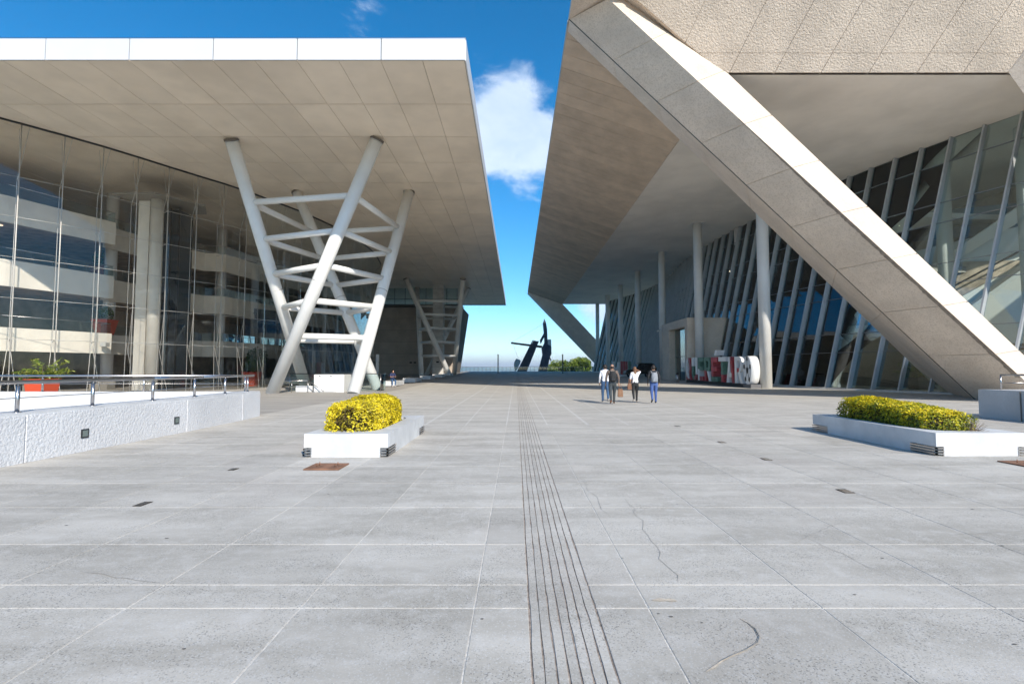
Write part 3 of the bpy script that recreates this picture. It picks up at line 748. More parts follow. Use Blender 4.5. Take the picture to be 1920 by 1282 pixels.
part('upper_blue_glass', MB().poly([(30, 43.4, 12.2), (43.6, 37.5, 12.2), (43.6, 37.5, 14.6), (30, 43.4, 14.6)]), mat('teal_panel', (.05, .13, .18), .3), th)
b = MB().tube((29.3, 41.2, 5.0), (42.5, 31.8, 14.6), .07, n=6); part('brace_rod', b, dark_steel, th)

# portal
por = [(18.9, 56.2), (18.9, 66)]
g = G(60)
part('portal_jamb', MB().box(18.9, 20.1, 62.9, 66, g, 6.3), beam_m, th, .03)
part('portal_jamb', MB().hexa([(18.9, 56.2, g), (23.0, 56.2, g), (23.0, 57.0, g), (18.9, 57.0, g), (18.9, 56.2, 6.3), (24.2, 56.2, 6.3), (24.2, 57.0, 6.3), (18.9, 57.0, 6.3)]), beam_m, th, .03)
part('portal_lintel', MB().box(18.9, 24.3, 56.2, 66, 6.303, 7.25), beam_m, th, .03)
for k in range(3):
    y0 = 57.05+k*1.93
    part('portal_glass', MB().box(19.6, 19.63, y0, y0+1.88, g+.02, 6.28), door_glass, th)
part('portal_frame', MB().box(19.55, 19.68, 57.02, 62.88, 3.0, 3.08).box(19.55, 19.68, 58.94, 58.98, g, 6.28).box(19.55, 19.68, 60.87, 60.91, g, 6.28), dark_steel, th)
part('portal_interior', MB().box(21.5, 21.6, 57, 63, g, 6.2), mat('green_dark', (.03, .055, .045), .4), th)
part('security_camera', MB().tube((18.6, 66.1, 6.6), (18.9, 66.1, 6.7), .05, n=6).tube((18.3, 65.9, 6.45), (18.65, 66.1, 6.55), .12, n=8), white_paint, th)

# ------------------------------------------------------------------ left parapet, ramp wall and railings
PZ = .85
lp_t = thing('parapet_wall', (-8.6, 12, 0), 'white rough-rendered low wall running along the left edge of the plaza', 'wall')
segs = [(-8.35, 3.0), (-8.36, 8.75), (-8.35, 13.0), (-8.5, 15.9), (-8.65, 17.3)]
for k, (p, q) in enumerate(zip(segs, segs[1:])):
    a, c = (p[0], p[1]+.006), (q[0], q[1]-.006)
    part('wall_panel', MB().hexa([(a[0]-.62, a[1], -.01), (a[0], a[1], -.01), (c[0], c[1], -.01), (c[0]-.62, c[1], -.01), (a[0]-.62, a[1], PZ-.04), (a[0], a[1], PZ-.04), (c[0], c[1], PZ-.04), (c[0]-.62, c[1], PZ-.04)]), parapet_m, lp_t, .012)
b = MB()
for p, q in zip(segs, segs[1:]): b.hexa([(p[0]-.6, p[1], PZ-.05), (p[0]-.02, p[1], PZ-.05), (q[0]-.02, q[1], PZ-.05), (q[0]-.6, q[1], PZ-.05), (p[0]-.6, p[1], PZ), (p[0]-.02, p[1], PZ), (q[0]-.02, q[1], PZ), (q[0]-.6, q[1], PZ)])
part('coping', b, planter_m, lp_t)
for y, z, x in ((9.94, .35, -8.355), (12.6, .335, -8.345)):
    o = part('recessed_light', MB().box(x-.03, x+.012, y-.085, y+.085, z-.085, z+.085), dark_steel, lp_t)
    part('lens', MB().box(x, x+.016, y-.06, y+.06, z-.06, z+.06), mat('lens', (.16, .20, .19), .2), o)
bw = thing('ramp_wall', (-15, 17.5, 0), 'white wall closing the far side of the ramp behind the low parapet', 'wall')
part('wall_panel', MB().box(-27, -9.28, 17.0, 17.35, -.01, PZ-.02), parapet_m, bw, .01)
b = MB().hexa([(-9.28, 17.0, -.01), (-8.66, 17.0, -.01), (-8.66, 17.35, -.01), (-9.28, 17.35, -.01), (-9.28, 17.0, PZ-.02), (-8.66, 17.0, PZ-.02), (-8.66, 17.35, PZ-.02), (-9.28, 17.35, PZ-.02)])
def railing(label, pts, ptop, base_z, top_z, mids, post_at, double=False):
    t = thing('railing', (*pts[0], base_z), label, 'railing', 'steel railings on the left walls')
    b = MB()
    for p, q in zip(pts, pts[1:]): b.tube((*p, top_z), (*q, top_z), .036, n=10)
    part('handrail', b, steel_m, t)
    for mz in mids:
        b = MB()
        for p, q in zip(pts, pts[1:]): b.tube((*p, mz), (*q, mz), .008, n=5)
        part('wire', b, steel_m, t)
    for (x, y) in post_at:
        o = part('post', MB().tube((x, y, base_z), (x, y, top_z-.06), .032, n=10).tube((x, y, top_z-.07), (x, y, top_z-.02), .012, n=6), steel_m, t)
        part('base_flange', MB().tube((x, y, base_z), (x, y, base_z+.012), .06, n=10), steel_m, o)
    return t
px = [(-8.52, 6.9), (-8.53, 8.75), (-8.53, 10.3), (-8.53, 12.0), (-8.56, 13.6), (-8.66, 15.2), (-8.78, 16.7)]
railing('stainless handrail with a thin wire on top of the near low wall', [(-8.5, 3), (-8.53, 12), (-8.6, 14), (-8.8, 17.1)], None, PZ, 1.37, (1.1,), px)
railing('stainless handrail on the far ramp wall in front of the glass hall', [(-27, 17.15), (-9.0, 17.15)], None, PZ-.02, 1.36, (1.1,), [(-9.1-1.7*k, 17.15) for k in range(11)])

# right parapet
rp = thing('parapet_block', (16, 14, 0), 'grey speckled concrete parapet block at the right edge below the strut', 'wall')
part('block', MB().hexa([(15.25, 16.9, -.01), (15.95, 8.0, -.01), (17.5, 8.0, -.01), (17.5, 16.9, -.01), (15.25, 16.9, .92), (15.95, 8.0, .92), (17.5, 8.0, .92), (17.5, 16.9, .92)]), rparapet_m, rp, .015)
part('wall_joint', MB().box(15.32, 15.36, 15.55, 15.57, 0, .9), joint_m, rp)
t = thing('railing', (15.7, 15.9, .92), 'stainless railing on top of the grey parapet block at the right edge', 'railing')
part('handrail', MB().tube((15.75, 16.6, 1.40), (17.4, 16.6, 1.40), .03, n=8).tube((15.75, 16.6, 1.40), (16.2, 9, 1.42), .03, n=8), steel_m, t)
part('wire', MB().tube((15.75, 16.6, 1.14), (17.4, 16.6, 1.14), .014, n=6).tube((15.75, 16.6, 1.14), (16.2, 9, 1.16), .014, n=6), steel_m, t)
for x, y in ((15.75, 16.6), (15.9, 13.5)): part('post', MB().tube((x, y, .92), (x, y, 1.4), .024, n=8), steel_m, t)

# ------------------------------------------------------------------ planters with yellow hedges
def leafmat(name, cols, trans=.0):
    m = bpy.data.materials.new(name); m.use_nodes = True; nt = m.node_tree; p = nt.nodes['Principled BSDF']
    p.inputs['Roughness'].default_value = .45
    at = nt.nodes.new('ShaderNodeAttribute'); at.attribute_name = 'tone'
    cr = nt.nodes.new('ShaderNodeValToRGB'); nt.links.new(at.outputs['Fac'], cr.inputs[0])
    e = cr.color_ramp.elements; e[0].position = 0; e[0].color = (*cols[0], 1); e[1].position = 1; e[1].color = (*cols[-1], 1)
    for k, c in enumerate(cols[1:-1]): x = e.new((k+1)/(len(cols)-1)); x.color = (*c, 1)
    nt.links.new(cr.outputs[0], p.inputs['Base Color'])
    tr = nt.nodes.new('ShaderNodeBsdfTranslucent'); nt.links.new(cr.outputs[0], tr.inputs[0])
    mx = nt.nodes.new('ShaderNodeMixShader'); mx.inputs[0].default_value = .3
    out = nt.nodes['Material Output']; nt.links.new(p.outputs[0], mx.inputs[1]); nt.links.new(tr.outputs[0], mx.inputs[2]); nt.links.new(mx.outputs[0], out.inputs[0])
    return m
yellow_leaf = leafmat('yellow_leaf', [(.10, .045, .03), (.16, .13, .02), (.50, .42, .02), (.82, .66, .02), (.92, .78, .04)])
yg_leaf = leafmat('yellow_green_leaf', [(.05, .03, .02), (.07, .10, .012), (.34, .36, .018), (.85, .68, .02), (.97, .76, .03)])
green_leaf = leafmat('green_leaf', [(.02, .05, .012), (.05, .11, .02), (.10, .18, .025), (.20, .26, .04)])
palm_leaf = leafmat('palm_leaf', [(.06, .12, .02), (.20, .28, .04), (.45, .45, .10)])
def leaves(name, pts, size, m, parent, seed=1, elong=1.6):
    """pts: list of (position, outward normal, tone)"""
    r = random.Random(seed); v = []; f = []; tone = []
    for p, n_, tn in pts:
        d = (Vector(n_)*.7+Vector((r.uniform(-1, 1), r.uniform(-1, 1), r.uniform(-.6, 1)))).normalized()
        u = d.orthogonal().normalized(); u.rotate(Matrix.Rotation(r.uniform(0, 6.28), 3, d)); w = d.cross(u); s = size*r.uniform(.6, 1.3)
        b0 = len(v); q = Vector(p)
        for (a, c, h) in ((-elong, 0, 0), (0, -.62, .15), (elong, 0, -.1), (0, .62, .15)): v.append(q+u*a*s+w*c*s+d*h*s)
        f.append((b0, b0+1, b0+2, b0+3)); tone += [max(0, min(1, tn))]*4
    me = bpy.data.meshes.new(name); me.from_pydata(v, [], f); me.materials.append(m)
    a = me.attributes.new('tone', 'FLOAT', 'POINT'); a.data.foreach_set('value', tone)
    return ob(name, me, parent)
def hedge(name_label, cx, cy, hx, hy, z0, h, m, seed, size, brown=None, taper=None):
    t = thing('hedge', (cx, cy, z0), name_label, 'hedge', 'clipped yellow hedges in the white planters'); r = random.Random(seed)
    P = []
    for _ in range(15000):
        # superellipsoid shell with thickness
        q = [r.uniform(-1, 1), r.uniform(-1, 1), r.uniform(-.05, 1)]; fa = r.choices((0, 1, 2), (h*hy, h*hx*.8, hx*hy*1.3))[0]
        q[fa] = 1 if fa == 2 else r.choice((-1, 1))
        m5 = sum(abs(c)**4.5 for c in q)**(1/4.5); nx_, ny_, nz_ = (c/m5 for c in q)
        k = r.uniform(.84, 1.03)
        lump = 1+.07*noise.noise(Vector((nx_*2+seed, ny_*3, nz_*2)))+.04*noise.noise(Vector((nx_*9, ny_*14+seed, nz_*8)))
        y = cy+ny_*hy*k*lump; hh = h*(taper((y-cy)/hy) if taper else 1)
        p = Vector((cx+nx_*hx*k*lump, y, z0+max(.0, .08+nz_*(hh-.08)*k*lump)))
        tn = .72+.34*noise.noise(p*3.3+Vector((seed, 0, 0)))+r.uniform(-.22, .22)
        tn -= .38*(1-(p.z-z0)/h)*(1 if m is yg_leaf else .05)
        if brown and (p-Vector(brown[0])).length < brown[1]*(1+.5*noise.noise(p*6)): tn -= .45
        if r.random() < .07: tn -= .4
        P.append((p, (nx_, ny_, nz_+.3), tn))
    leaves('foliage', P, size, m, t, seed)
    b = MB()
    for _ in range(60):
        x, y = cx+r.uniform(-.75, .75)*hx, cy+r.uniform(-.85, .85)*hy
        b.tube((x, y, z0-.02), (x+r.uniform(-.12, .12), y+r.uniform(-.12, .12), z0+h*.8), .008, .003, n=4, cap=False)
    part('stems', b, trunk_m, t, kind='stuff')
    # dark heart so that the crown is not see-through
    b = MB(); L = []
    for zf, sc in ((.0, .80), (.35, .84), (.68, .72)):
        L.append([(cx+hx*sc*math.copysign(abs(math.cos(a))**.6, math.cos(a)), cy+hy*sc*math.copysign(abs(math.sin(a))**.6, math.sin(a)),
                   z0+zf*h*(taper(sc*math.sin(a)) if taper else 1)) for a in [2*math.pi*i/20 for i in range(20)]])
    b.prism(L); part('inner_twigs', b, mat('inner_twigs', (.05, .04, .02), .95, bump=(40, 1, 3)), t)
    if m is yg_leaf:
        b = MB(); r2 = random.Random(3)
        for _ in range(46):
            q = Vector((cx+hx*.4, cy-hy*.98, z0)); e_ = q+Vector((r2.uniform(-.16, .24), r2.uniform(-.22, .02), r2.uniform(.08, .30)))
            b.tube(q+Vector((r2.uniform(-.08, .08), 0, 0)), e_, .004, .002, n=3, cap=False)
        part('bare_twigs', b, mat('bare_twig', (.28, .20, .13), .9), t, kind='stuff')
    return t
def planter(x0, x1, y0, y1, label, hx0, hx1, hy0, hy1, pocket_h=.30):
    t = thing('planter', ((x0+x1)/2, (y0+y1)/2, 0), label, 'planter', 'white concrete planters on the plaza')
    h = .42; nf, ns_ = .14, .62; nh = .17
    # plan outline with notched foot: body above, set back foot below
    b = MB()
    b.box(x0, x1, y0, y1, nh, h) if False else None
    # rim as four pieces round the planting bed plus lower foot
    bx0, bx1, by0, by1 = hx0, hx1, hy0, hy1
    rim = MB(); z0 = nh
    out = [(x0, y0), (x1, y0), (x1, y1), (x0, y1)]
    nseg = 24; inner = []
    cx, cy, ax, ay = (bx0+bx1)/2, (by0+by1)/2, (bx1-bx0)/2, (by1-by0)/2
    for i in range(nseg):
        a = 2*math.pi*(i+.5)/nseg-math.pi*.75
        c_, s_ = math.cos(a), math.sin(a)
        inner.append((cx+ax*math.copysign(abs(c_)**.35, c_), cy+ay*math.copysign(abs(s_)**.35, s_)))
    outer = []
    for i in range(nseg):
        side, u = divmod(i, nseg//4); u = (u+.5)/(nseg//4); p, q = out[side], out[(side+1) % 4]; outer.append(lerp(p, q, u))
    full_o = []; full_i = []
    for i in range(nseg):
        if i % (nseg//4) == 0: full_o.append(out[i//(nseg//4)]); m2 = lerp(inner[i-1], inner[i], .5); full_i.append(m2)
        full_o.append(outer[i]); full_i.append(inner[i])
    nn = len(full_o)
    for i in range(nn):
        j = (i+1) % nn
        rim.poly([(*full_o[i], h), (*full_o[j], h), (*full_i[j], h), (*full_i[i], h)])
        rim.poly([(*full_i[i], h), (*full_i[j], h), (*full_i[j], h-.14), (*full_i[i], h-.14)])
        rim.poly([(*full_o[i], nh), (*full_o[j], nh), (*full_o[j], h), (*full_o[i], h)])
    rim.poly([(*p, nh) for p in out])
    part('body', rim, planter_m, t)
    # foot: cross shape so that the four corners are notched
    ft = MB().box(x0+nf, x1-nf, y0, y1, .0, nh-.001).box(x0, x0+nf-.0005, y0+ns_, y1-ns_, .0, nh-.001).box(x1-nf+.0005, x1, y0+ns_, y1-ns_, .0, nh-.001)
    ft = MB().prism([[(x0+nf, y0, z), (x1-nf, y0, z), (x1-nf, y0+ns_, z), (x1, y0+ns_, z), (x1, y1-ns_, z), (x1-nf, y1-ns_, z), (x1-nf, y1, z), (x0+nf, y1, z), (x0+nf, y1-ns_, z), (x0, y1-ns_, z), (x0, y0+ns_, z), (x0+nf, y0+ns_, z)] for z in (0, nh)])
    part('foot', ft, planter_m, t)
    for (cx_, sx) in ((x0, 1), (x1, -1)):
        for (cy_, sy) in ((y0, 1), (y1, -1)):
            bb = MB()
            for k in range(3):
                z = .028+k*.05; e = -.012
                xa, xb = sorted((cx_+sx*e, cx_+sx*(nf-.001))); ya, yb = sorted((cy_+sy*e, cy_+sy*(ns_-.001)))
                for (p0, p1, q0, q1) in ((xa, xb, *sorted((cy_+sy*e, cy_+sy*.02))), (*sorted((cx_+sx*e, cx_+sx*.02)), ya, yb)):
                    bb.box(p0, p1, q0, q1, z, z+.022)
            bb.box(*sorted((cx_+sx*(nf-.018), cx_+sx*(nf-.002))), *sorted((cy_-sy*.008, cy_+sy*.03)), 0, nh-.002)
            part('corner_grille', bb, steel_m, t)
    part('soil', MB().poly([(*p, h-.1) for p in full_i]), soil_m, t)
    return t
planter(-3.85, -2.33, 9.32, 12.96, 'left white planter with the rounded yellow hedge', -3.62, -2.62, 9.75, 12.6)
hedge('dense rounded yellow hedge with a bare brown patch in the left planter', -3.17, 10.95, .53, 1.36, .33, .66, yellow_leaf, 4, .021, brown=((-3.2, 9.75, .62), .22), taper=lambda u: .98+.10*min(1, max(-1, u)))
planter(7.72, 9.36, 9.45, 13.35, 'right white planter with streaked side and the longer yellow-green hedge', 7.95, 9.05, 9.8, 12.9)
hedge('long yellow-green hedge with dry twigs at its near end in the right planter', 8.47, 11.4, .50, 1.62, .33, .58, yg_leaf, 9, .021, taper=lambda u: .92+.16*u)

# rusty plates with anchor bolts
def plate(x, y, w, d, rot, label):
    t = thing('steel_plate', (x, y, 0), label, 'metal plate', 'rusty plates bolted to the paving')
    b = MB().box(-w/2, w/2, -d/2, d/2, .004, .022); me = b.mesh('plate', rust_m, .003); o = ob('plate', me, t, (x, y, 0)); o.rotation_euler.z = rot
    for dx in (-.25*w, .28*w):
        for s_ in (-.12, .12):
            c_, sn = math.cos(rot), math.sin(rot); lx, ly = dx, s_*d
            part('bolt', MB().tube((x+lx*c_-ly*sn, y+lx*sn+ly*c_, .02), (x+lx*c_-ly*sn, y+lx*sn+ly*c_, .075), .008, n=6), rust_m, t)
plate(-3.08, 8.38, .56, .52, .0, 'rusty square plate with bolts in front of the left planter')
plate(8.60, 8.62, .62, .52, .02, 'rusty square plate cut by the right edge of the picture')
def drain(x, y, w, d, rot, label):
    t = thing('drain_cover', (x, y, 0), label, 'drain cover', 'small drain covers in the paving')
    o = ob('frame', MB().box(-w/2, w/2, -d/2, d/2, .003, .007).mesh('frame', rust_dark), t, (x, y, 0)); o.rotation_euler.z = rot
    for k in range(3):
        q = ob('slat', MB().box(-w*.4, w*.4, -d*.35+k*d*.25, -d*.35+k*d*.25+d*.12, .008, .012).mesh('slat', steel_m), t, (x, y, 0)); q.rotation_euler.z = rot
for (x, y, w, d, l) in ((-4.42, 6.12, .10, .20, 'small dark drain cover alone on the left side of the plaza'), (4.3, 6.75, .13, .2, 'nearest drain cover of the row on the right'),
                        (4.42, 9.1, .13, .2, 'second drain cover of the row on the right counted from the camera'), (4.48, 11.2, .13, .2, 'third drain cover of the row on the right counted from the camera'),
                        (4.5, 14.3, .13, .2, 'farthest drain cover of the row on the right'), (-4.5, 8.2, .1, .16, 'faint drain cover near the rusty plate on the left')):
    drain(x, y, w, d, 0, l)

# ------------------------------------------------------------------ benches
for k, (y, l) in enumerate(((44, 'white block bench with the seated man on it'), (52.8, 'longest-looking white block bench, just beyond the seated man'), (62.2, 'white block bench, third from the camera'),
                            (71.4, 'white block bench, fourth from the camera'), (80.5, 'farthest white block bench by the far tower'))):
    g = G(y); t = thing('bench', (-11, y+1.8, g), l, 'bench', 'row of white block benches')
    part('seat_block', MB().box(-11.75, -10.45, y, y+3.6, g+.06, g+.48), planter_m, t, .02)
    part('plinth', MB().box(-11.65, -10.55, y+.1, y+3.5, g-.03, g+.06), joint_m, t)

# white cabinet and stairwell balustrade inside the near tower
t = thing('cabinet', (-12.9, 34.9, 0), 'white metal cabinet between the legs of the near tower', 'cabinet')
part('carcass', MB().box(-13.75, -11.7, 34.7, 36.2, 0, 1.2), white_paint, t, .01)
for x in (-13.72, -12.96): 
    o = part('door', MB().box(x, x+.74, 34.66, 34.695, .05, 1.17), white_paint, t, .004)
    part('lock', MB().box(x+.34, x+.42, 34.63, 34.66, 1.07, 1.13), black_m, o)
t = thing('stair_balustrade', (-12.9, 37.6, 0), 'glass balustrade with steel rail round the stair opening inside the near tower', 'balustrade')
for x0, x1 in ((-16.2, -14.0), (-14.0, -11.8), (-11.8, -9.7)):
    part('glass_panel', MB().box(x0+.02, x1-.02, 36.5, 36.53, .05, 1.2), rail_glass, t)
part('glass_panel', MB().box(-9.72, -9.69, 36.6, 37.9, .05, 1.2), rail_glass, t)
part('top_rail', MB().tube((-16.2, 36.5, 1.24), (-9.7, 36.5, 1.24), .03, n=6).tube((-9.7, 36.5, 1.24), (-9.7, 37.9, 1.24), .03, n=6), dark_steel, t)
for x in (-16.2, -14.0, -11.8, -9.7): part('post', MB().tube((x, 36.52, 0), (x, 36.52, 1.22), .025, n=6), steel_m, t)
t = thing('stair_handrail', (-14.5, 34.6, 0), 'low steel handrail leading down the steps left of the cabinet', 'handrail')
part('rail', MB().tube((-16.6, 34.6, .75), (-14.1, 34.6, .8), .03, n=6).tube((-14.1, 34.6, .8), (-12.9, 34.3, .06), .03, n=6), steel_m, t)
for x in (-16.6, -15.2, -14.1): part('post', MB().tube((x, 34.6, 0), (x, 34.6, .78), .02, n=6), steel_m, t)
solo('stair_kerb', MB().box(-15.2, -14.05, 35.2, 35.6, 0, .42), planter_m, 'small white block at the head of the steps beside the cabinet', 'block', bevel=.01)

# ------------------------------------------------------------------ potted plants
def pot(x, y, z, r0, r1, h, label, kind, m_leaf, seed, size=1.0, pm=None):
    t = thing('potted_plant', (x, y, z), label, 'potted plant', 'plants in red pots')
    b = MB(); q = lambda r, zz: [(x-r, y-r, zz), (x+r, y-r, zz), (x+r, y+r, zz), (x-r, y+r, zz)]
    b.prism([q(r0, z), q(r1, z+h), q(r1+.03, z+h), q(r1+.03, z+h+.06), q(r1-.06, z+h+.06), q(r1-.06, z+h-.05)]); part('pot', b, pm or red_pot, t, .01)
    r = random.Random(seed); P = []
    if kind == 'palm':
        b = MB(); 
        for k in range(26):
            a = r.uniform(0, 6.28); L = r.uniform(.6, 1.15)*size; el = r.uniform(.35, 1.3)
            prev = Vector((x, y, z+h)); d = Vector((math.cos(a)*math.cos(el), math.sin(a)*math.cos(el), math.sin(el)))
            for s in range(9):
                nx_ = prev+d*L/9; d = (d+Vector((0, 0, -.10))).normalized(); side = d.cross(Vector((0, 0, 1))).normalized()
                if s > 1:
                    for sd in (-1, 1):
                        for _ in range(2):
                            P.append((prev.lerp(nx_, r.random())+side*sd*.09*size, (0, 0, 1), r.uniform(.2, 1)))
                prev = nx_
        leaves('fronds', P, .05*size, m_leaf, t, seed, 2.6)
    else:
        for k in range(900):
            d = Vector((r.gauss(0, 1), r.gauss(0, 1), r.gauss(.1, .8))).normalized(); rr = size*(.5+.5*r.random()**.5)
            p = Vector((x, y, z+h+.55*size))+Vector((d.x*.62, d.y*.62, d.z*.72))*rr; P.append((p, d, .4+.4*noise.noise(p*3)+r.uniform(-.3, .3)))
        leaves('foliage', P, .05*size, m_leaf, t, seed)
    part('stem', MB().tube((x, y, z+h-.1), (x, y, z+h+.6*size), .03, .015, n=6), trunk_m, t)
pot(-20.6, 22.2, 0, .30, .43, 1.1, 'red square pot with a spiky palm behind the ramp railing', 'palm', palm_leaf, 3, 1.1)
pot(-23.4, 45.2, .05, .38, .62, 1.2, 'orange-red tapered pot with a bright green bush behind the glass', 'bush', green_leaf, 5, 1.0)
pot(-32.9, 40.6, 4.3, .42, .62, 1.15, 'red pot with a thin green plant on the first balcony', 'bush', green_leaf, 8, .9)
pot(-34.0, 41.5, 8.75, .42, .62, 1.15, 'dark red pot with a bush on the second balcony', 'bush', green_leaf, 12, 1.1, mat('purple_pot', (.20, .05, .06), .5))
pot(30.2, 38.2, .0, .5, .6, .9, 'dark pot with a palm standing inside the right glass facade', 'palm', green_leaf, 21, 1.7, dark_steel)
t = tag(ob('leafy_plant', None, None, (-23.8, 46.4, 0)), 'tall dark leafy plant behind the orange-red pot in the glass lobby', 'plant')
P = []; r = random.Random(5)
for k in range(1500):
    d = Vector((r.gauss(0, 1), r.gauss(0, 1), r.gauss(0, 1))).normalized(); p = Vector((-23.8, 46.8, 2.6))+Vector((d.x*.9, d.y*.9, d.z*1.0))*r.uniform(.5, 1); P.append((p, d, r.uniform(0, .5)))
leaves('foliage', P, .07, green_leaf, t, 5); part('stem', MB().tube((-23.8, 46.8, 0), (-23.8, 46.8, 2.6), .05, n=6), trunk_m, t)

# hanging screen
t = thing('tv_screen', (-25.2, 51.3, 6.2), 'black flat screen hung tilted on the balcony front', 'screen')
part('screen', MB().hexa([(-26.6, 51.6, 6.3), (-23.9, 52.6, 6.05), (-23.85, 52.75, 6.05), (-26.55, 51.75, 6.3), (-26.6, 51.4, 7.7), (-23.9, 52.4, 7.45), (-23.85, 52.55, 7.45), (-26.55, 51.55, 7.7)]), screen_m, t)
part('bracket', MB().tube((-25.2, 52.2, 7.0), (-27.5, 53, 7.4), .05, n=6), dark_steel, t)

# ------------------------------------------------------------------ far edge: railing, poles, bushes, sculpture
t = thing('edge_railing', (2, 127, G(127)), 'long glass and steel railing along the far edge of the plaza', 'railing')
g = G(127)
for k in range(33):
    x = -14.5+k*1.0
    part('post', MB().box(x-.03, x+.03, 126.95, 127.05, g, g+1.12), dark_steel, t)
    if k < 32: part('glass_panel', MB().box(x+.05, x+.95, 126.99, 127.01, g+.08, g+1.02), rail_glass, t)
part('top_rail', MB().box(-14.5, 17.6, 126.95, 127.05, g+1.1, g+1.16), steel_m, t)
for (x, y, z1, l) in ((-3.75, 105, 3.9+.65, 'slim dark light pole left of the sculpture'), (9.55, 105, 3.9+.65, 'slim dark light pole right of the sculpture, before the bushes')):
    t = thing('light_pole', (x, y, G(y)), l, 'pole', 'slim dark light poles')
    part('pole', MB().box(x-.11, x+.11, y-.11, y+.11, G(y), z1-.25), dark_steel, t)
    part('lamp_head', MB().box(x-.13, x+.13, y-.13, y+.13, z1-.25, z1), black_m, t); part('base_plate', MB().box(x-.3, x+.3, y-.3, y+.3, G(y), G(y)+.04), dark_steel, t)
def bush(cx, cy, z0, rx, rz, label, seed, n=5200):
    t = thing('bush', (cx, cy, z0), label, 'bush', 'rounded bushes beyond the far railing'); r = random.Random(seed); P = []
    cl = [(Vector((cx+r.uniform(-.7, .7)*rx, cy+r.uniform(-.6, .6)*rx, z0+rz*(.5+r.uniform(-.25, .85)))), r.uniform(.35, .6)) for _ in range(16)]
    for k in range(n):
        c_, s = r.choice(cl); d = Vector((r.gauss(0, 1), r.gauss(0, 1), r.gauss(0, 1))).normalized()
        p = c_+Vector((d.x*rx, d.y*rx, d.z*rz))*s*r.uniform(.7, 1.0); P.append((p, d, .35+.5*noise.noise(p*.7+Vector((seed, 0, 0)))+r.uniform(-.2, .25)+.25*d.z))
    leaves('crown', P, .24, bush_leaf, t, seed, 1.3)
    b = MB()
    for k in range(5): b.tube((cx, cy, z0-1.5), tuple(cl[k][0]), .10, .03, n=5)
    part('trunk', b, trunk_m, t)
bush_leaf = leafmat('bush_leaf', [(.02, .045, .01), (.09, .15, .02), (.22, .28, .025), (.42, .44, .04)])
bush(14.5, 182, -1.2, 4.2, 3.7, 'smaller green bush beside the sculpture', 2); bush(23.5, 184, -1.2, 4.4, 4.1, 'larger round green bush below the far strut', 6, 7000)
solo('grey_kiosk', MB().box(19.4, 22.2, 129, 131, .5, 2.1), grey_conc, 'low grey block at the end of the far railing', 'block')

navy_steel = mat('navy_steel', (.06, .085, .12), .45, metal=.3, var=(.5, .3))
sc = thing('steel_sculpture', (3, 140, .3), 'tall abstract sculpture of dark steel beams beyond the far railing', 'sculpture')
def sp(x, z, y=140):                                         # metres from the axis read off at 140 m
    return (x, y, z)
k_ = 140/955
def S2(px_, py_, y=140.0): return ((px_-968)*y/955, y, 1.6+(691-py_)*y/955)
def slabp(name, pix, y0, y1, m=navy_steel, lab=None):
    part(name, MB().prism([[S2(*p, y0) for p in pix], [(S2(*p, y0)[0], y1, S2(*p, y0)[2]) for p in pix]]), m, sc, label=lab)
slabp('leaning_beam', [(968, 704), (983, 704), (1009.5, 640), (1000.5, 638)], 139, 139.4)
slabp('leaning_beam', [(965.5, 704), (969.5, 704), (1000.5, 637), (998.5, 637.5)], 138.2, 141.5)
slabp('beam_flange', [(983, 704), (985.5, 702), (1010.5, 640), (1008.5, 638.5)], 138.4, 141)
slabp('cross_bar', [(958, 641), (958, 644), (1015.5, 652), (1017, 648)], 139.6, 141, mat('oxide_steel', (.12, .07, .06), .6))
slabp('boom', [(1018, 606), (1020.8, 597), (1024, 604), (1026.2, 618), (1027, 645), (1026, 662), (1021, 662), (1020.5, 632)], 140.5, 141.5)
slabp('hull_plate', [(1016, 652), (1021, 643), (1034, 648.5), (1034, 664), (1031.5, 668), (1018, 668)], 139.5, 142.5)
slabp('support_leg', [(1007, 704), (1015, 704), (1025, 660), (1018, 662)], 139, 140.5)
slabp('support_leg', [(1015.5, 704), (1024, 704), (1034, 655), (1026, 655)], 139.2, 142)
slabp('arm', [(1012, 638), (1014, 645), (1022.5, 628), (1021, 622)], 140, 140.6)
slabp('brace', [(1030.5, 668), (1034.5, 676), (1032, 676), (1029.5, 670)], 140, 140.6)
slabp('white_box', [(1027, 636), (1033.5, 636), (1034, 648), (1027.5, 648)], 139.8, 141.5, mat('pale_steel', (.62, .60, .55), .5), 'pale steel box on the right of the boom')
slabp('curved_plate', [(963.5, 684), (964.5, 678), (968, 672), (974, 674), (976.5, 677), (971, 690), (966, 697)], 138.6, 141, MATS['pale_steel'], 'pale curved plate at the foot')
for a, c in (((959, 642), (1020, 606)), ((961, 644), (972, 672))):
    part('cable', MB().tube(S2(*a), S2(*c), .03, n=4), dark_steel, sc)

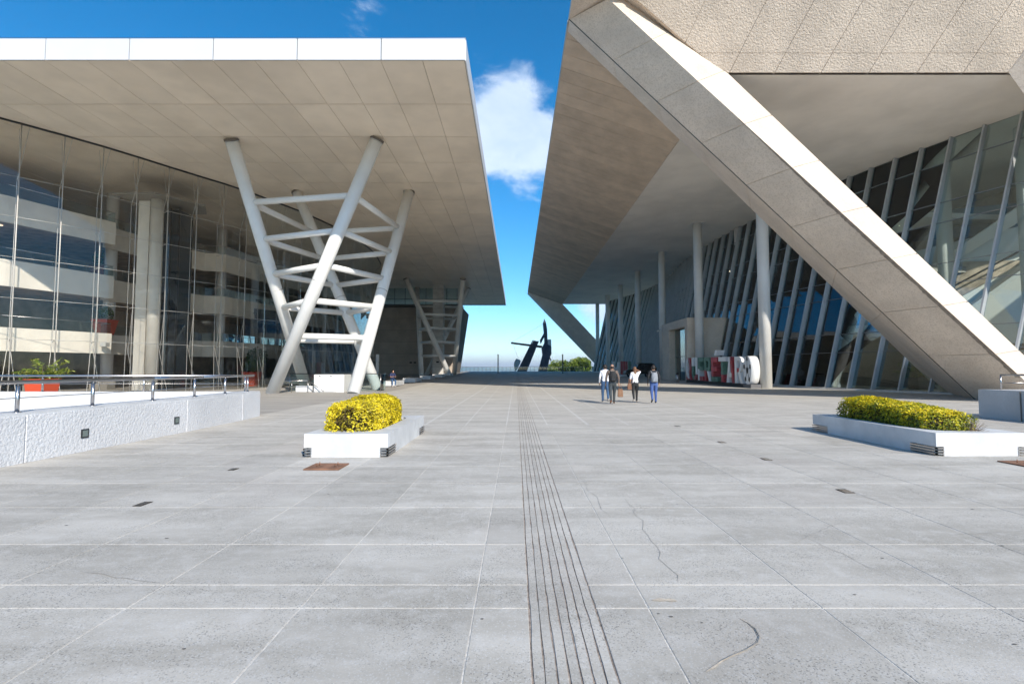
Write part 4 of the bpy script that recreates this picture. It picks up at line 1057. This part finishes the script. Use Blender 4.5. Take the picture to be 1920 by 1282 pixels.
# ------------------------------------------------------------------ black off-road car and small far sign
t = thing('parked_car', (17.6, 74, G(74)), 'black boxy off-road car parked in the shade before the glass facade', 'car')
g = G(74); car_m = mat('car_paint', (.012, .012, .014), .25, coat=.6); y0, y1 = 73.1, 74.9; X0 = 15.75
prof = [(0, .5), (.0, .95), (.25, 1.08), (1.35, 1.16), (1.75, 1.82), (1.95, 1.95), (3.9, 1.95), (4.2, 1.7), (4.3, 1.0), (4.3, .5)]
part('body', MB().prism([[(X0+x, y, g+z) for x, z in prof] for y in (y0, y1)]), car_m, t, .04)
for xa, xb, xc, xd in ((1.62, 2.55, 2.55, 1.95), (2.65, 3.4, 3.4, 2.65), (3.48, 4.05, 3.95, 3.48)):
    part('window', MB().prism([[(X0+xa, y, g+1.2), (X0+xb, y, g+1.2), (X0+xc, y, g+1.8), (X0+xd, y, g+1.8)] for y in (y0-.012, y0+.02)]), screen_m, t)
for x in (.85, 3.45):
    for y in (y0-.05, y1-.2):
        o = part('wheel', MB().tube((X0+x, y, g+.4), (X0+x, y+.25, g+.4), .4, n=20), black_m, t)
        part('rim', MB().tube((X0+x, y-.01, g+.4), (X0+x, y+.02, g+.4), .22, n=12), steel_m, o)
part('headlight', MB().tube((X0-.02, y0+.3, g+.85), (X0+.05, y0+.3, g+.85), .12, n=10), white_paint, t)
for yy in (y0+.2, y1-.26): part('roof_rail', MB().box(X0+2, X0+3.8, yy, yy+.06, g+1.96, g+2.06), black_m, t)
part('spare_wheel', MB().tube((X0+4.3, 74, g+1.15), (X0+4.5, 74, g+1.15), .38, n=18), black_m, t)
part('bumper', MB().box(X0-.12, X0+.1, y0, y1, g+.42, g+.62), black_m, t, .02)
red_p = mat('sign_red', (.40, .05, .06), .45, var=(3, .3)); green_p = mat('sign_green', (.10, .20, .15), .45, var=(3, .3)); white_p = mat('sign_white', (.75, .76, .77), .4)
g = G(79)
t = thing('letter_sign', (16, 79, g), 'far free-standing sign of white, red and green upright letters left of the car', 'sign')
def block(name, x0, x1, z0, z1, m, y=79.): part(name, MB().box(x0, x1, y, y+.5, g+z0, g+z1), m, t, .02)
block('letter', 14.95, 15.25, .3, 2.3, white_p); block('letter', 15.75, 16.05, .3, 2.2, white_p); block('letter', 15.25, 15.75, 1.1, 1.4, white_p, 79.05)
block('letter', 16.2, 16.5, .3, 2.35, red_p); block('letter', 16.6, 16.9, .3, 2.35, red_p); block('letter', 16.98, 17.25, .3, 2.3, red_p); block('letter', 17.4, 17.8, .3, 2.3, green_p)
part('base', MB().box(14.8, 17.9, 78.9, 79.6, g, g+.3), white_p, t)

# ------------------------------------------------------------------ big QUERETARO letters with football
sg = thing('city_letters', (18.6, 47, 0), 'row of big red, white and green city-name letters ending in a football O', 'letter sign')
P0, P1 = Vector((19.05, 41.35)), Vector((18.0, 54.2))         # near end (O) to far end (Q)
ax = (P1-P0); LEN = ax.length; ax.normalize(); nb = Vector((-ax.y, ax.x))
if nb.x < 0: nb = -nb                                         # depth direction, away from the viewer
TH = .75
def LP(u, z, dpt=0):                                          # u metres from the Q end towards the O
    p = P0+ax*(LEN-u)+nb*dpt; return (p.x, p.y, z+G(p.y))
def glyph(polys, u0, w, mats_of, name='letter', lab=None, holes=()):
    bb = MB()
    for poly, mi in polys:
        bb.prism([[LP(u0+x*w, .32+z*2.28, 0) for x, z in poly], [LP(u0+x*w, .32+z*2.28, TH) for x, z in poly]], mi)
    o = part(name, bb, mats_of, sg, label=lab); return o
CW = (LEN-1.25)/8
sgm = [white_p, red_p, green_p]
def ring(cx, cz, rx, rz, irx, irz, cols, a0=0, a1=360, n=20):
    out = []
    for k in range(n):
        a = rad(a0+(a1-a0)*k/n); c = rad(a0+(a1-a0)*(k+1)/n)
        out.append(([(cx+rx*math.cos(a), cz+rz*math.sin(a)), (cx+rx*math.cos(c), cz+rz*math.sin(c)), (cx+irx*math.cos(c), cz+irz*math.sin(c)), (cx+irx*math.cos(a), cz+irz*math.sin(a))], cols(k/n)))
    return out
def rect(x0, x1, z0, z1, c): return ([(x0, z0), (x1, z0), (x1, z1), (x0, z1)], c)
A_ = [([(0, 0), (.26, 0), (.58, 1), (.36, 1)], 0), ([(.74, 0), (1, 0), (.64, 1), (.44, 1)], 1), rect(.26, .74, .22, .38, 0)]
glyphs = {
 'Q': ring(.46, .52, .46, .48, .2, .26, lambda t: 1 if (t > .8 or t < .25) else 0)+[([(.55, .22), (.75, .3), (1, 0), (.75, 0)], 1), ([(.0, .05), (.2, .22), (.5, 0), (.1, 0)], 1)],
 'U': [rect(0, .26, .25, .62, 2), rect(0, .26, .62, 1, 0), rect(.68, .94, .25, 1, 0)]+ring(.47, .27, .47, .27, .21, .1, lambda t: 2 if t < .5 else 1, 180, 360, 10),
 'E': [rect(0, .28, 0, .5, 0), rect(0, .28, .5, 1, 2), rect(.28, .9, .82, 1, 2), rect(.28, .8, .44, .6, 2), rect(.28, .9, 0, .18, 1)],
 'R': [rect(0, .26, 0, .45, 1), rect(0, .26, .45, 1, 2), rect(.26, .55, .85, 1, 2), rect(.26, .55, .42, .57, 2)]+ring(.55, .71, .38, .29, .13, .14, lambda t: 2, -90, 90, 10)+[([(.4, .42), (.66, .42), (.98, 0), (.7, 0)], 0)],
 'F': [rect(0, .3, .2, 1, 1), rect(0, .3, 0, .2, 2), rect(.3, .92, .8, 1, 1), rect(.3, .82, .42, .6, 1), rect(.3, .92, 0, .18, 2), ([(.45, 1.06), (.75, 1.06), (.95, 1.28), (.62, 1.28)], 0)],
 'T': [rect(0, 1, .82, 1, 0), rect(.36, .64, .3, .82, 2), rect(.36, .64, 0, .3, 1)],
 'A': A_,
 'P': [rect(0, .26, 0, 1, 0), rect(.26, .55, .85, 1, 0), rect(.26, .55, .42, .57, 1)]+ring(.55, .71, .38, .29, .13, .14, lambda t: 0, -90, 90, 10)+[([(.4, .42), (.66, .42), (.98, 0), (.7, 0)], 0)],
}
for k, ch in enumerate(['Q', 'U', 'E', 'R', 'F', 'T', 'A', 'P']):
    nm = {'F': 'E with accent', 'P': 'R'}.get(ch, ch)
    glyph(glyphs[ch], k*CW+.04, CW*.92, sgm, lab='letter %s' % nm)
u0 = 8*CW+.02; W_ = 1.22
n = 40; orx = W_/2; orz = 1.16; cz = .32+1.14
o = part('football_letter', MB().prism([[LP(u0+orx+orx*math.cos(2*math.pi*i/n), cz+orz*math.sin(2*math.pi*i/n), d) for i in range(n)] for d in (0, TH)], smooth=False), white_p, sg, label='round white letter O painted as a football')
for p_ in o.data.polygons: p_.use_smooth = len(p_.vertices) == 4
def patch(cx_, cz_, s, rot):
    bb = MB(); bb.prism([[LP(u0+orx+orx*(cx_+s*math.cos(rot+2*math.pi*i/5)), cz+orz*(cz_+s*math.sin(rot+2*math.pi*i/5)), d) for i in range(5)] for d in (-.015, .01)]); part('black_patch', bb, black_m, o)
patch(0, 0, .28, math.pi/2)
for k in range(5):
    a = math.pi/2+2*math.pi*k/5; patch(.80*math.cos(a), .80*math.sin(a), .20, a+math.pi)
    bb = MB().tube(LP(u0+orx+orx*.28*math.cos(a), cz+orz*.28*math.sin(a), -.008), LP(u0+orx+orx*.62*math.cos(a), cz+orz*.62*math.sin(a), -.008), .015, n=4)
    part('seam', bb, black_m, o)
bb = MB(); bb.hexa([LP(u0, -.02, -.05), LP(u0+W_, -.02, -.05), LP(u0+W_, -.02, TH+.05), LP(u0, -.02, TH+.05), LP(u0, .3, -.05), LP(u0+W_, .3, -.05), LP(u0+W_, .3, TH+.05), LP(u0, .3, TH+.05)])
part('plinth', bb, mat('plinth_grey', (.12, .12, .13), .6), sg)
bb = MB(); bb.hexa([LP(0, -.02, .05), LP(8*CW-.1, -.02, .05), LP(8*CW-.1, -.02, TH-.05), LP(0, -.02, TH-.05), LP(0, .3, .05), LP(8*CW-.1, .3, .05), LP(8*CW-.1, .3, TH-.05), LP(0, .3, TH-.05)])
part('plinth', bb, black_m, sg)
t = thing('litter_bin', (17.3, 54.8, G(54.8)), 'small cylindrical steel bin beside the portal', 'bin')
part('body', MB().tube((17.3, 54.8, .15), (17.3, 54.8, .95), .17, n=14), steel_m, t); part('lid', MB().tube((17.3, 54.8, .95), (17.3, 54.8, 1.15), .18, .12, n=14), black_m, t)

# ------------------------------------------------------------------ people
skin_m = mat('skin', (.42, .24, .16), .5); hair_dark = mat('hair_dark', (.02, .015, .012), .6); hair_brown = mat('hair_brown', (.16, .075, .035), .55)
def cloth(n_, c): return mat(n_, c, .85, bump=(25, .5, 3), var=(6, .15))
def FAT(n_): return 1.0 if n_[0] in 'ft' and n_ != 'toe' or n_[:2] in ('ha', 'wr', 'to') or n_ in ('neck', 'head') else 1.17
def person(x, y, z, rot, J, tags, label, hair=None, height=1.0, group='people walking away across the plaza', head_extra=None, hair_long=False, bald=False):
    """J: joints {name:(x,y,z,r)}; tags: {segment: material}"""
    t = thing('person', (x, y, z), label, 'person', group)
    E = [('pelvis', 'spine', 'top'), ('spine', 'chest', 'top'), ('chest', 'neck', 'top'), ('neck', 'head', 'skin')]
    for s in 'LR':
        E += [('chest', 'sh'+s, 'top'), ('sh'+s, 'el'+s, 'sleeve'), ('el'+s, 'wr'+s, 'fore'), ('wr'+s, 'ha'+s, 'skin'),
              ('pelvis', 'hip'+s, 'legs'), ('hip'+s, 'kn'+s, 'legs'), ('kn'+s, 'an'+s, 'legs'), ('an'+s, 'toe'+s, 'shoe')]
    J = dict(J); face = Vector(J.pop('face', (0, 1, 0))).normalized()
    for s in 'LR':                                            # five fingers of different length, slightly curled
        h = Vector(J['ha'+s][:3]); w = Vector(J['wr'+s][:3]); d = (h-w).normalized(); sd = d.cross(Vector((0, 1, 0)) if abs(d.y) < .8 else Vector((0, 0, 1))).normalized(); fw = d.cross(sd).normalized()
        for k, (o_, L) in enumerate(((-.033, .062), (-.011, .075), (.011, .07), (.033, .055))):
            a = h+fw*o_; m1 = a+d*L*.55; e = m1+(d+sd*.5).normalized()*L*.5
            J['f%s%da' % (s, k)] = (*m1, .0095); J['f%s%db' % (s, k)] = (*e, .008); E += [('ha'+s, 'f%s%da' % (s, k), 'skin'), ('f%s%da' % (s, k), 'f%s%db' % (s, k), 'skin')]
        th_ = w.lerp(h, .55)+fw*.035+d*.03; J['t'+s] = (*th_, .011); E.append(('wr'+s, 't'+s, 'skin'))
    names = list(J); idx = {n_: i for i, n_ in enumerate(names)}
    me = bpy.data.meshes.new('body'); me.from_pydata([Vector(J[n_][:3])*height for n_ in names], [(idx[a], idx[c]) for a, c, _ in E], [])
    o = bpy.data.objects.new('body', me); COL.objects.link(o)
    mod = o.modifiers.new('skin', 'SKIN'); sv = me.skin_vertices[0].data
    for i, n_ in enumerate(names): r_ = J[n_][3]*height*FAT(n_); rr = J[n_][4]*height*FAT(n_) if len(J[n_]) > 4 else r_; sv[i].radius = (r_, rr); sv[i].use_root = (n_ == 'pelvis')
    mod.use_smooth_shade = True
    sub = o.modifiers.new('sub', 'SUBSURF'); sub.levels = 1; sub.render_levels = 1
    dg = bpy.context.evaluated_depsgraph_get(); ev = o.evaluated_get(dg); m2 = bpy.data.meshes.new_from_object(ev); o.modifiers.clear()
    ml = []; 
    for k in ('top', 'sleeve', 'fore', 'legs', 'shoe', 'skin'): ml.append(tags[k])
    m2.materials.clear()
    for m_ in ml: m2.materials.append(m_)
    ki = {k: i for i, k in enumerate(('top', 'sleeve', 'fore', 'legs', 'shoe', 'skin'))}
    segs_ = [(Vector(J[a][:3])*height, Vector(J[c][:3])*height, k) for a, c, k in E]
    for p in m2.polygons:
        c = p.center; best = None
        for a, b_, k in segs_:
            ab = b_-a; tt = max(0, min(1, (c-a).dot(ab)/max(1e-6, ab.length_squared))); d = (a+ab*tt-c).length
            if best is None or d < best[0]: best = (d, k)
        k = best[1]
        if k == 'top' and c.z < J['pelvis'][2]*height-.0: k = 'legs'
        p.material_index = ki[k]; p.use_smooth = True
    # head: skull, nose, ears joined into the same mesh
    bm = bmesh.new(); bm.from_mesh(m2); hd = Vector(J['head'][:3])*height; nf = len(bm.faces)
    hr = .098*height; sidev = face.cross(Vector((0, 0, 1))).normalized()
    bmesh.ops.create_icosphere(bm, subdivisions=3, radius=1, matrix=Matrix.Translation(hd+Vector((0, 0, .04*height))) @ Matrix.Diagonal((hr*.80, hr*.95, hr*1.22, 1)))
    for q, s_ in ((face*hr*.95+Vector((0, 0, .018)), .018), (sidev*hr*.80+Vector((0, 0, .035)), .022), (-sidev*hr*.80+Vector((0, 0, .035)), .022)):
        bmesh.ops.create_icosphere(bm, subdivisions=1, radius=s_, matrix=Matrix.Translation(hd+q))
    bm.faces.ensure_lookup_table()
    for f_ in bm.faces[nf:]: f_.material_index = ki['skin']; f_.smooth = True
    bm.to_mesh(m2); bm.free()
    o.data = m2; o.parent = t; BASE[o.name] = Vector()
    if hair:
        b = MB(); L = []
        if not bald:
            for k in range(6):
                a = math.pi/2*k/5*1.35; L.append([(hd.x+hr*.92*math.cos(2*math.pi*i/14)*math.sin(a+.05), hd.y-.012+hr*1.02*math.sin(2*math.pi*i/14)*math.sin(a+.05), hd.z+.045*height+hr*1.30*math.cos(a+.05)) for i in range(14)])
            if hair_long:
                for dz_, sc_ in ((-.10, 1.02), (-.2, .95), (-.27, .6)): L.append([(hd.x+hr*1.0*sc_*math.cos(2*math.pi*i/14), hd.y-.05+hr*.75*sc_*math.sin(2*math.pi*i/14), hd.z+dz_) for i in range(14)])
        else:
            for z_, sc_ in ((-.02, .86), (.02, .93), (.055, .92), (.075, .84)): L.append([(hd.x+hr*.86*sc_*math.cos(2*math.pi*i/14), hd.y-.016+hr*1.0*sc_*math.sin(2*math.pi*i/14), hd.z+z_) for i in range(14)])
        b.prism(L, 0, True, True); h_o = ob('hair', b.mesh('hair', hair), None); h_o.parent = t
    t.rotation_euler.z = rot
    return t
def walk(step, arm, reach=None, w=1.0, waist=.12):
    """joints of a figure walking towards +Y"""
    J = {'pelvis': (0, 0, .96, .135*w, .105), 'spine': (0, .0, 1.14, waist, .095), 'chest': (0, .02, 1.34, .155*w, .11), 'neck': (0, .02, 1.50, .055), 'head': (0, .04, 1.585, .06)}
    for s, q in (('L', -1), ('R', 1)):
        st = step*q; am = -arm*q
        J['sh'+s] = (q*.185*w, .0, 1.42, .062); J['el'+s] = (q*.245*w, -.03+am*.1, 1.15, .046); J['wr'+s] = (q*.25*w, .05+am*.2, .92, .03); J['ha'+s] = (q*.245*w, .06+am*.22, .85, .024, .036)
        J['hip'+s] = (q*.095, 0, .90, .098); J['kn'+s] = (q*.10, .04+st*.30, .50+abs(st)*.01, .062)
        an = st*.42
        J['an'+s] = (q*.095, an-(.05 if st < 0 else 0), .10+(.09 if st < 0 else 0), .042); J['toe'+s] = (q*.11, an+.14-(.03 if st < 0 else 0), .045 if st >= 0 else .06, .034)
    return J
blk = cloth('black_cloth', (.02, .021, .023)); taupe = cloth('taupe_jacket', (.15, .115, .095)); wsh = cloth('white_shirt', (.75, .76, .80)); jean = cloth('blue_jeans', (.05, .11, .22))
dgrey = cloth('charcoal_trousers', (.045, .055, .062)); navyj = cloth('black_jacket', (.018, .02, .024)); bl2 = cloth('blue_trousers', (.06, .11, .30)); brown_shoe = mat('brown_shoe', (.22, .09, .04), .5); sneaker = mat('pale_sneaker', (.55, .48, .42), .6)
navy_t = cloth('navy_tshirt', (.02, .03, .09))
H_ = 1.03
person(4.33, 23.0, 0, 0, walk(.35, .4, w=1.08), dict(top=taupe, sleeve=taupe, fore=taupe, legs=dgrey, shoe=brown_shoe, skin=skin_m), 'balding man in a taupe jacket and charcoal trousers with a black backpack', hair_dark, H_, bald=True)
person(4.2, 24.1, 0, 0, walk(-.3, .4), dict(top=wsh, sleeve=wsh, fore=wsh, legs=jean, shoe=sneaker, skin=skin_m), 'dark-haired person in a white shirt and jeans, half hidden at the left of the group', hair_dark, 1.03)
J = walk(.25, .2, w=.92, waist=.105); J['elR'] = (.28, .06, 1.50, .042); J['wrR'] = (.10, .16, 1.60, .028); J['haR'] = (.03, .2, 1.62, .024, .034); J['haL'] = (-.28, .12, .86, .024, .036)
person(5.58, 24.0, 0, 0, J, dict(top=wsh, sleeve=wsh, fore=skin_m, legs=blk, shoe=sneaker, skin=skin_m), 'woman with long brown hair in a white top and black trousers, one arm raised', hair_brown, .97, hair_long=True)
person(6.30, 23.4, 0, 0, walk(.12, .15, w=1.02), dict(top=navyj, sleeve=navyj, fore=navyj, legs=bl2, shoe=blk, skin=skin_m), 'person in a black jacket and blue trousers with a grey backpack, rightmost of the group', hair_dark, 1.01)
def backpack(x, y, z, m, ms, label, s=1.0):
    t = thing('backpack', (x, y, z), label, 'backpack', 'backpacks')
    b = MB(); 
    L = []
    for zz, w, d in ((0, .12, .07), (.03, .155, .11), (.22, .16, .12), (.38, .14, .10), (.45, .09, .06)):
        L.append([(x-w*s, y, z+zz*s), (x-w*.8*s, y-d*s, z+zz*s), (x+w*.8*s, y-d*s, z+zz*s), (x+w*s, y, z+zz*s), (x+w*.7*s, y+.05, z+zz*s), (x-w*.7*s, y+.05, z+zz*s)])
    b.prism(L, 0, True, True); part('bag', b, m, t)
    part('pocket', MB().prism([[(x-.10*s, y-.10*s, z+.05), (x+.10*s, y-.10*s, z+.05), (x+.09*s, y-.15*s, z+.05), (x-.09*s, y-.15*s, z+.05)], [(x-.10*s, y-.10*s, z+.22*s), (x+.10*s, y-.10*s, z+.22*s), (x+.08*s, y-.14*s, z+.21*s), (x-.08*s, y-.14*s, z+.21*s)]]), m, t)
    for q in (-1, 1): part('strap', MB().tube((x+q*.09, y+.01, z+.40*s), (x+q*.13, y+.12, z+.52*s), .02, n=6).tube((x+q*.13, y+.12, z+.52*s), (x+q*.15, y+.24, z+.36*s), .02, n=6), ms, t)
grey_bag = cloth('grey_bag', (.25, .27, .30))
backpack(4.33, 22.86, 1.03, blk, blk, 'black backpack on the balding man in the taupe jacket')
backpack(6.30, 23.28, .98, grey_bag, mat('pale_strap', (.5, .53, .56), .7), 'grey backpack with pale straps on the rightmost walker')
def handbag(x, y, z, w, h, m, label):
    t = thing('handbag', (x, y, z), label, 'bag', 'brown bags carried by the walkers')
    part('bag', MB().prism([[(x-w/2, y-.06, z), (x+w/2, y-.06, z), (x+w/2, y+.06, z), (x-w/2, y+.06, z)], [(x-w/2*.85, y-.04, z+h), (x+w/2*.85, y-.04, z+h), (x+w/2*.85, y+.04, z+h), (x-w/2*.85, y+.04, z+h)]]), m, t, .015)
    part('handle', MB().tube((x-w*.25, y, z+h-.01), (x-w*.08, y, z+h+.22), .012, n=5).tube((x-w*.08, y, z+h+.22), (x+w*.08, y, z+h+.22), .012, n=5).tube((x+w*.08, y, z+h+.22), (x+w*.25, y, z+h-.01), .012, n=5), m, t)
handbag(4.68, 23.0, .33, .24, .36, cloth('tan_paper', (.22, .12, .07)), 'tall brown bag in the right hand of the balding man')
handbag(5.30, 23.92, .62, .20, .28, cloth('brown_leather', (.20, .10, .06)), 'brown shoulder bag at the hip of the woman')
# seated man on the first bench
J = {'pelvis': (0, 0, .60, .14, .12), 'spine': (0, -.02, .76, .125, .1), 'chest': (0, .05, .98, .155, .115), 'neck': (0, .12, 1.14, .055), 'head': (0, .18, 1.21, .06), 'face': (0, 1, -.3)}
for s, q in (('L', -1), ('R', 1)):
    J['sh'+s] = (q*.18, .06, 1.07, .06); J['el'+s] = (q*.23, .16, .83, .045); J['wr'+s] = (q*.10, .36, .82, .03); J['ha'+s] = (q*.05, .42, .84, .024, .034)
    J['hip'+s] = (q*.10, .03, .56, .095); J['kn'+s] = (q*.13, .45, .54, .062); J['an'+s] = (q*.12, .42, .11, .042); J['toe'+s] = (q*.13, .57, .045, .034)
person(-10.75, 44.3, .03, rad(-150), J, dict(top=navy_t, sleeve=navy_t, fore=skin_m, legs=jean, shoe=sneaker, skin=skin_m), 'seated man in a navy T-shirt and jeans looking down at his phone', hair_dark, 1.05, group=None)
t = thing('phone', (-10.97, 43.87, .92), 'dark phone in the hands of the seated man', 'phone'); part('case', MB().box(-11.01, -10.93, 43.80, 43.82, .90, 1.03), screen_m, t)

# ------------------------------------------------------------------ air
hz = bpy.data.materials.new('haze'); hz.use_nodes = True; nt = hz.node_tree; nt.nodes.clear()
o_ = nt.nodes.new('ShaderNodeOutputMaterial'); v = nt.nodes.new('ShaderNodeVolumePrincipled'); v.inputs['Density'].default_value = .00013; v.inputs['Color'].default_value = (.82, .9, 1, 1)
nt.links.new(v.outputs[0], o_.inputs['Volume'])
me = MB().box(-31000, 31000, -3100, 31000, -180, 260).mesh('haze', hz)
HAZE = ob('haze', me, kind='stuff')
S.cycles.diffuse_bounces = 6; S.cycles.max_bounces = 10; S.cycles.transparent_max_bounces = 24; S.cycles.volume_bounces = 0
S.cycles.use_denoising = True
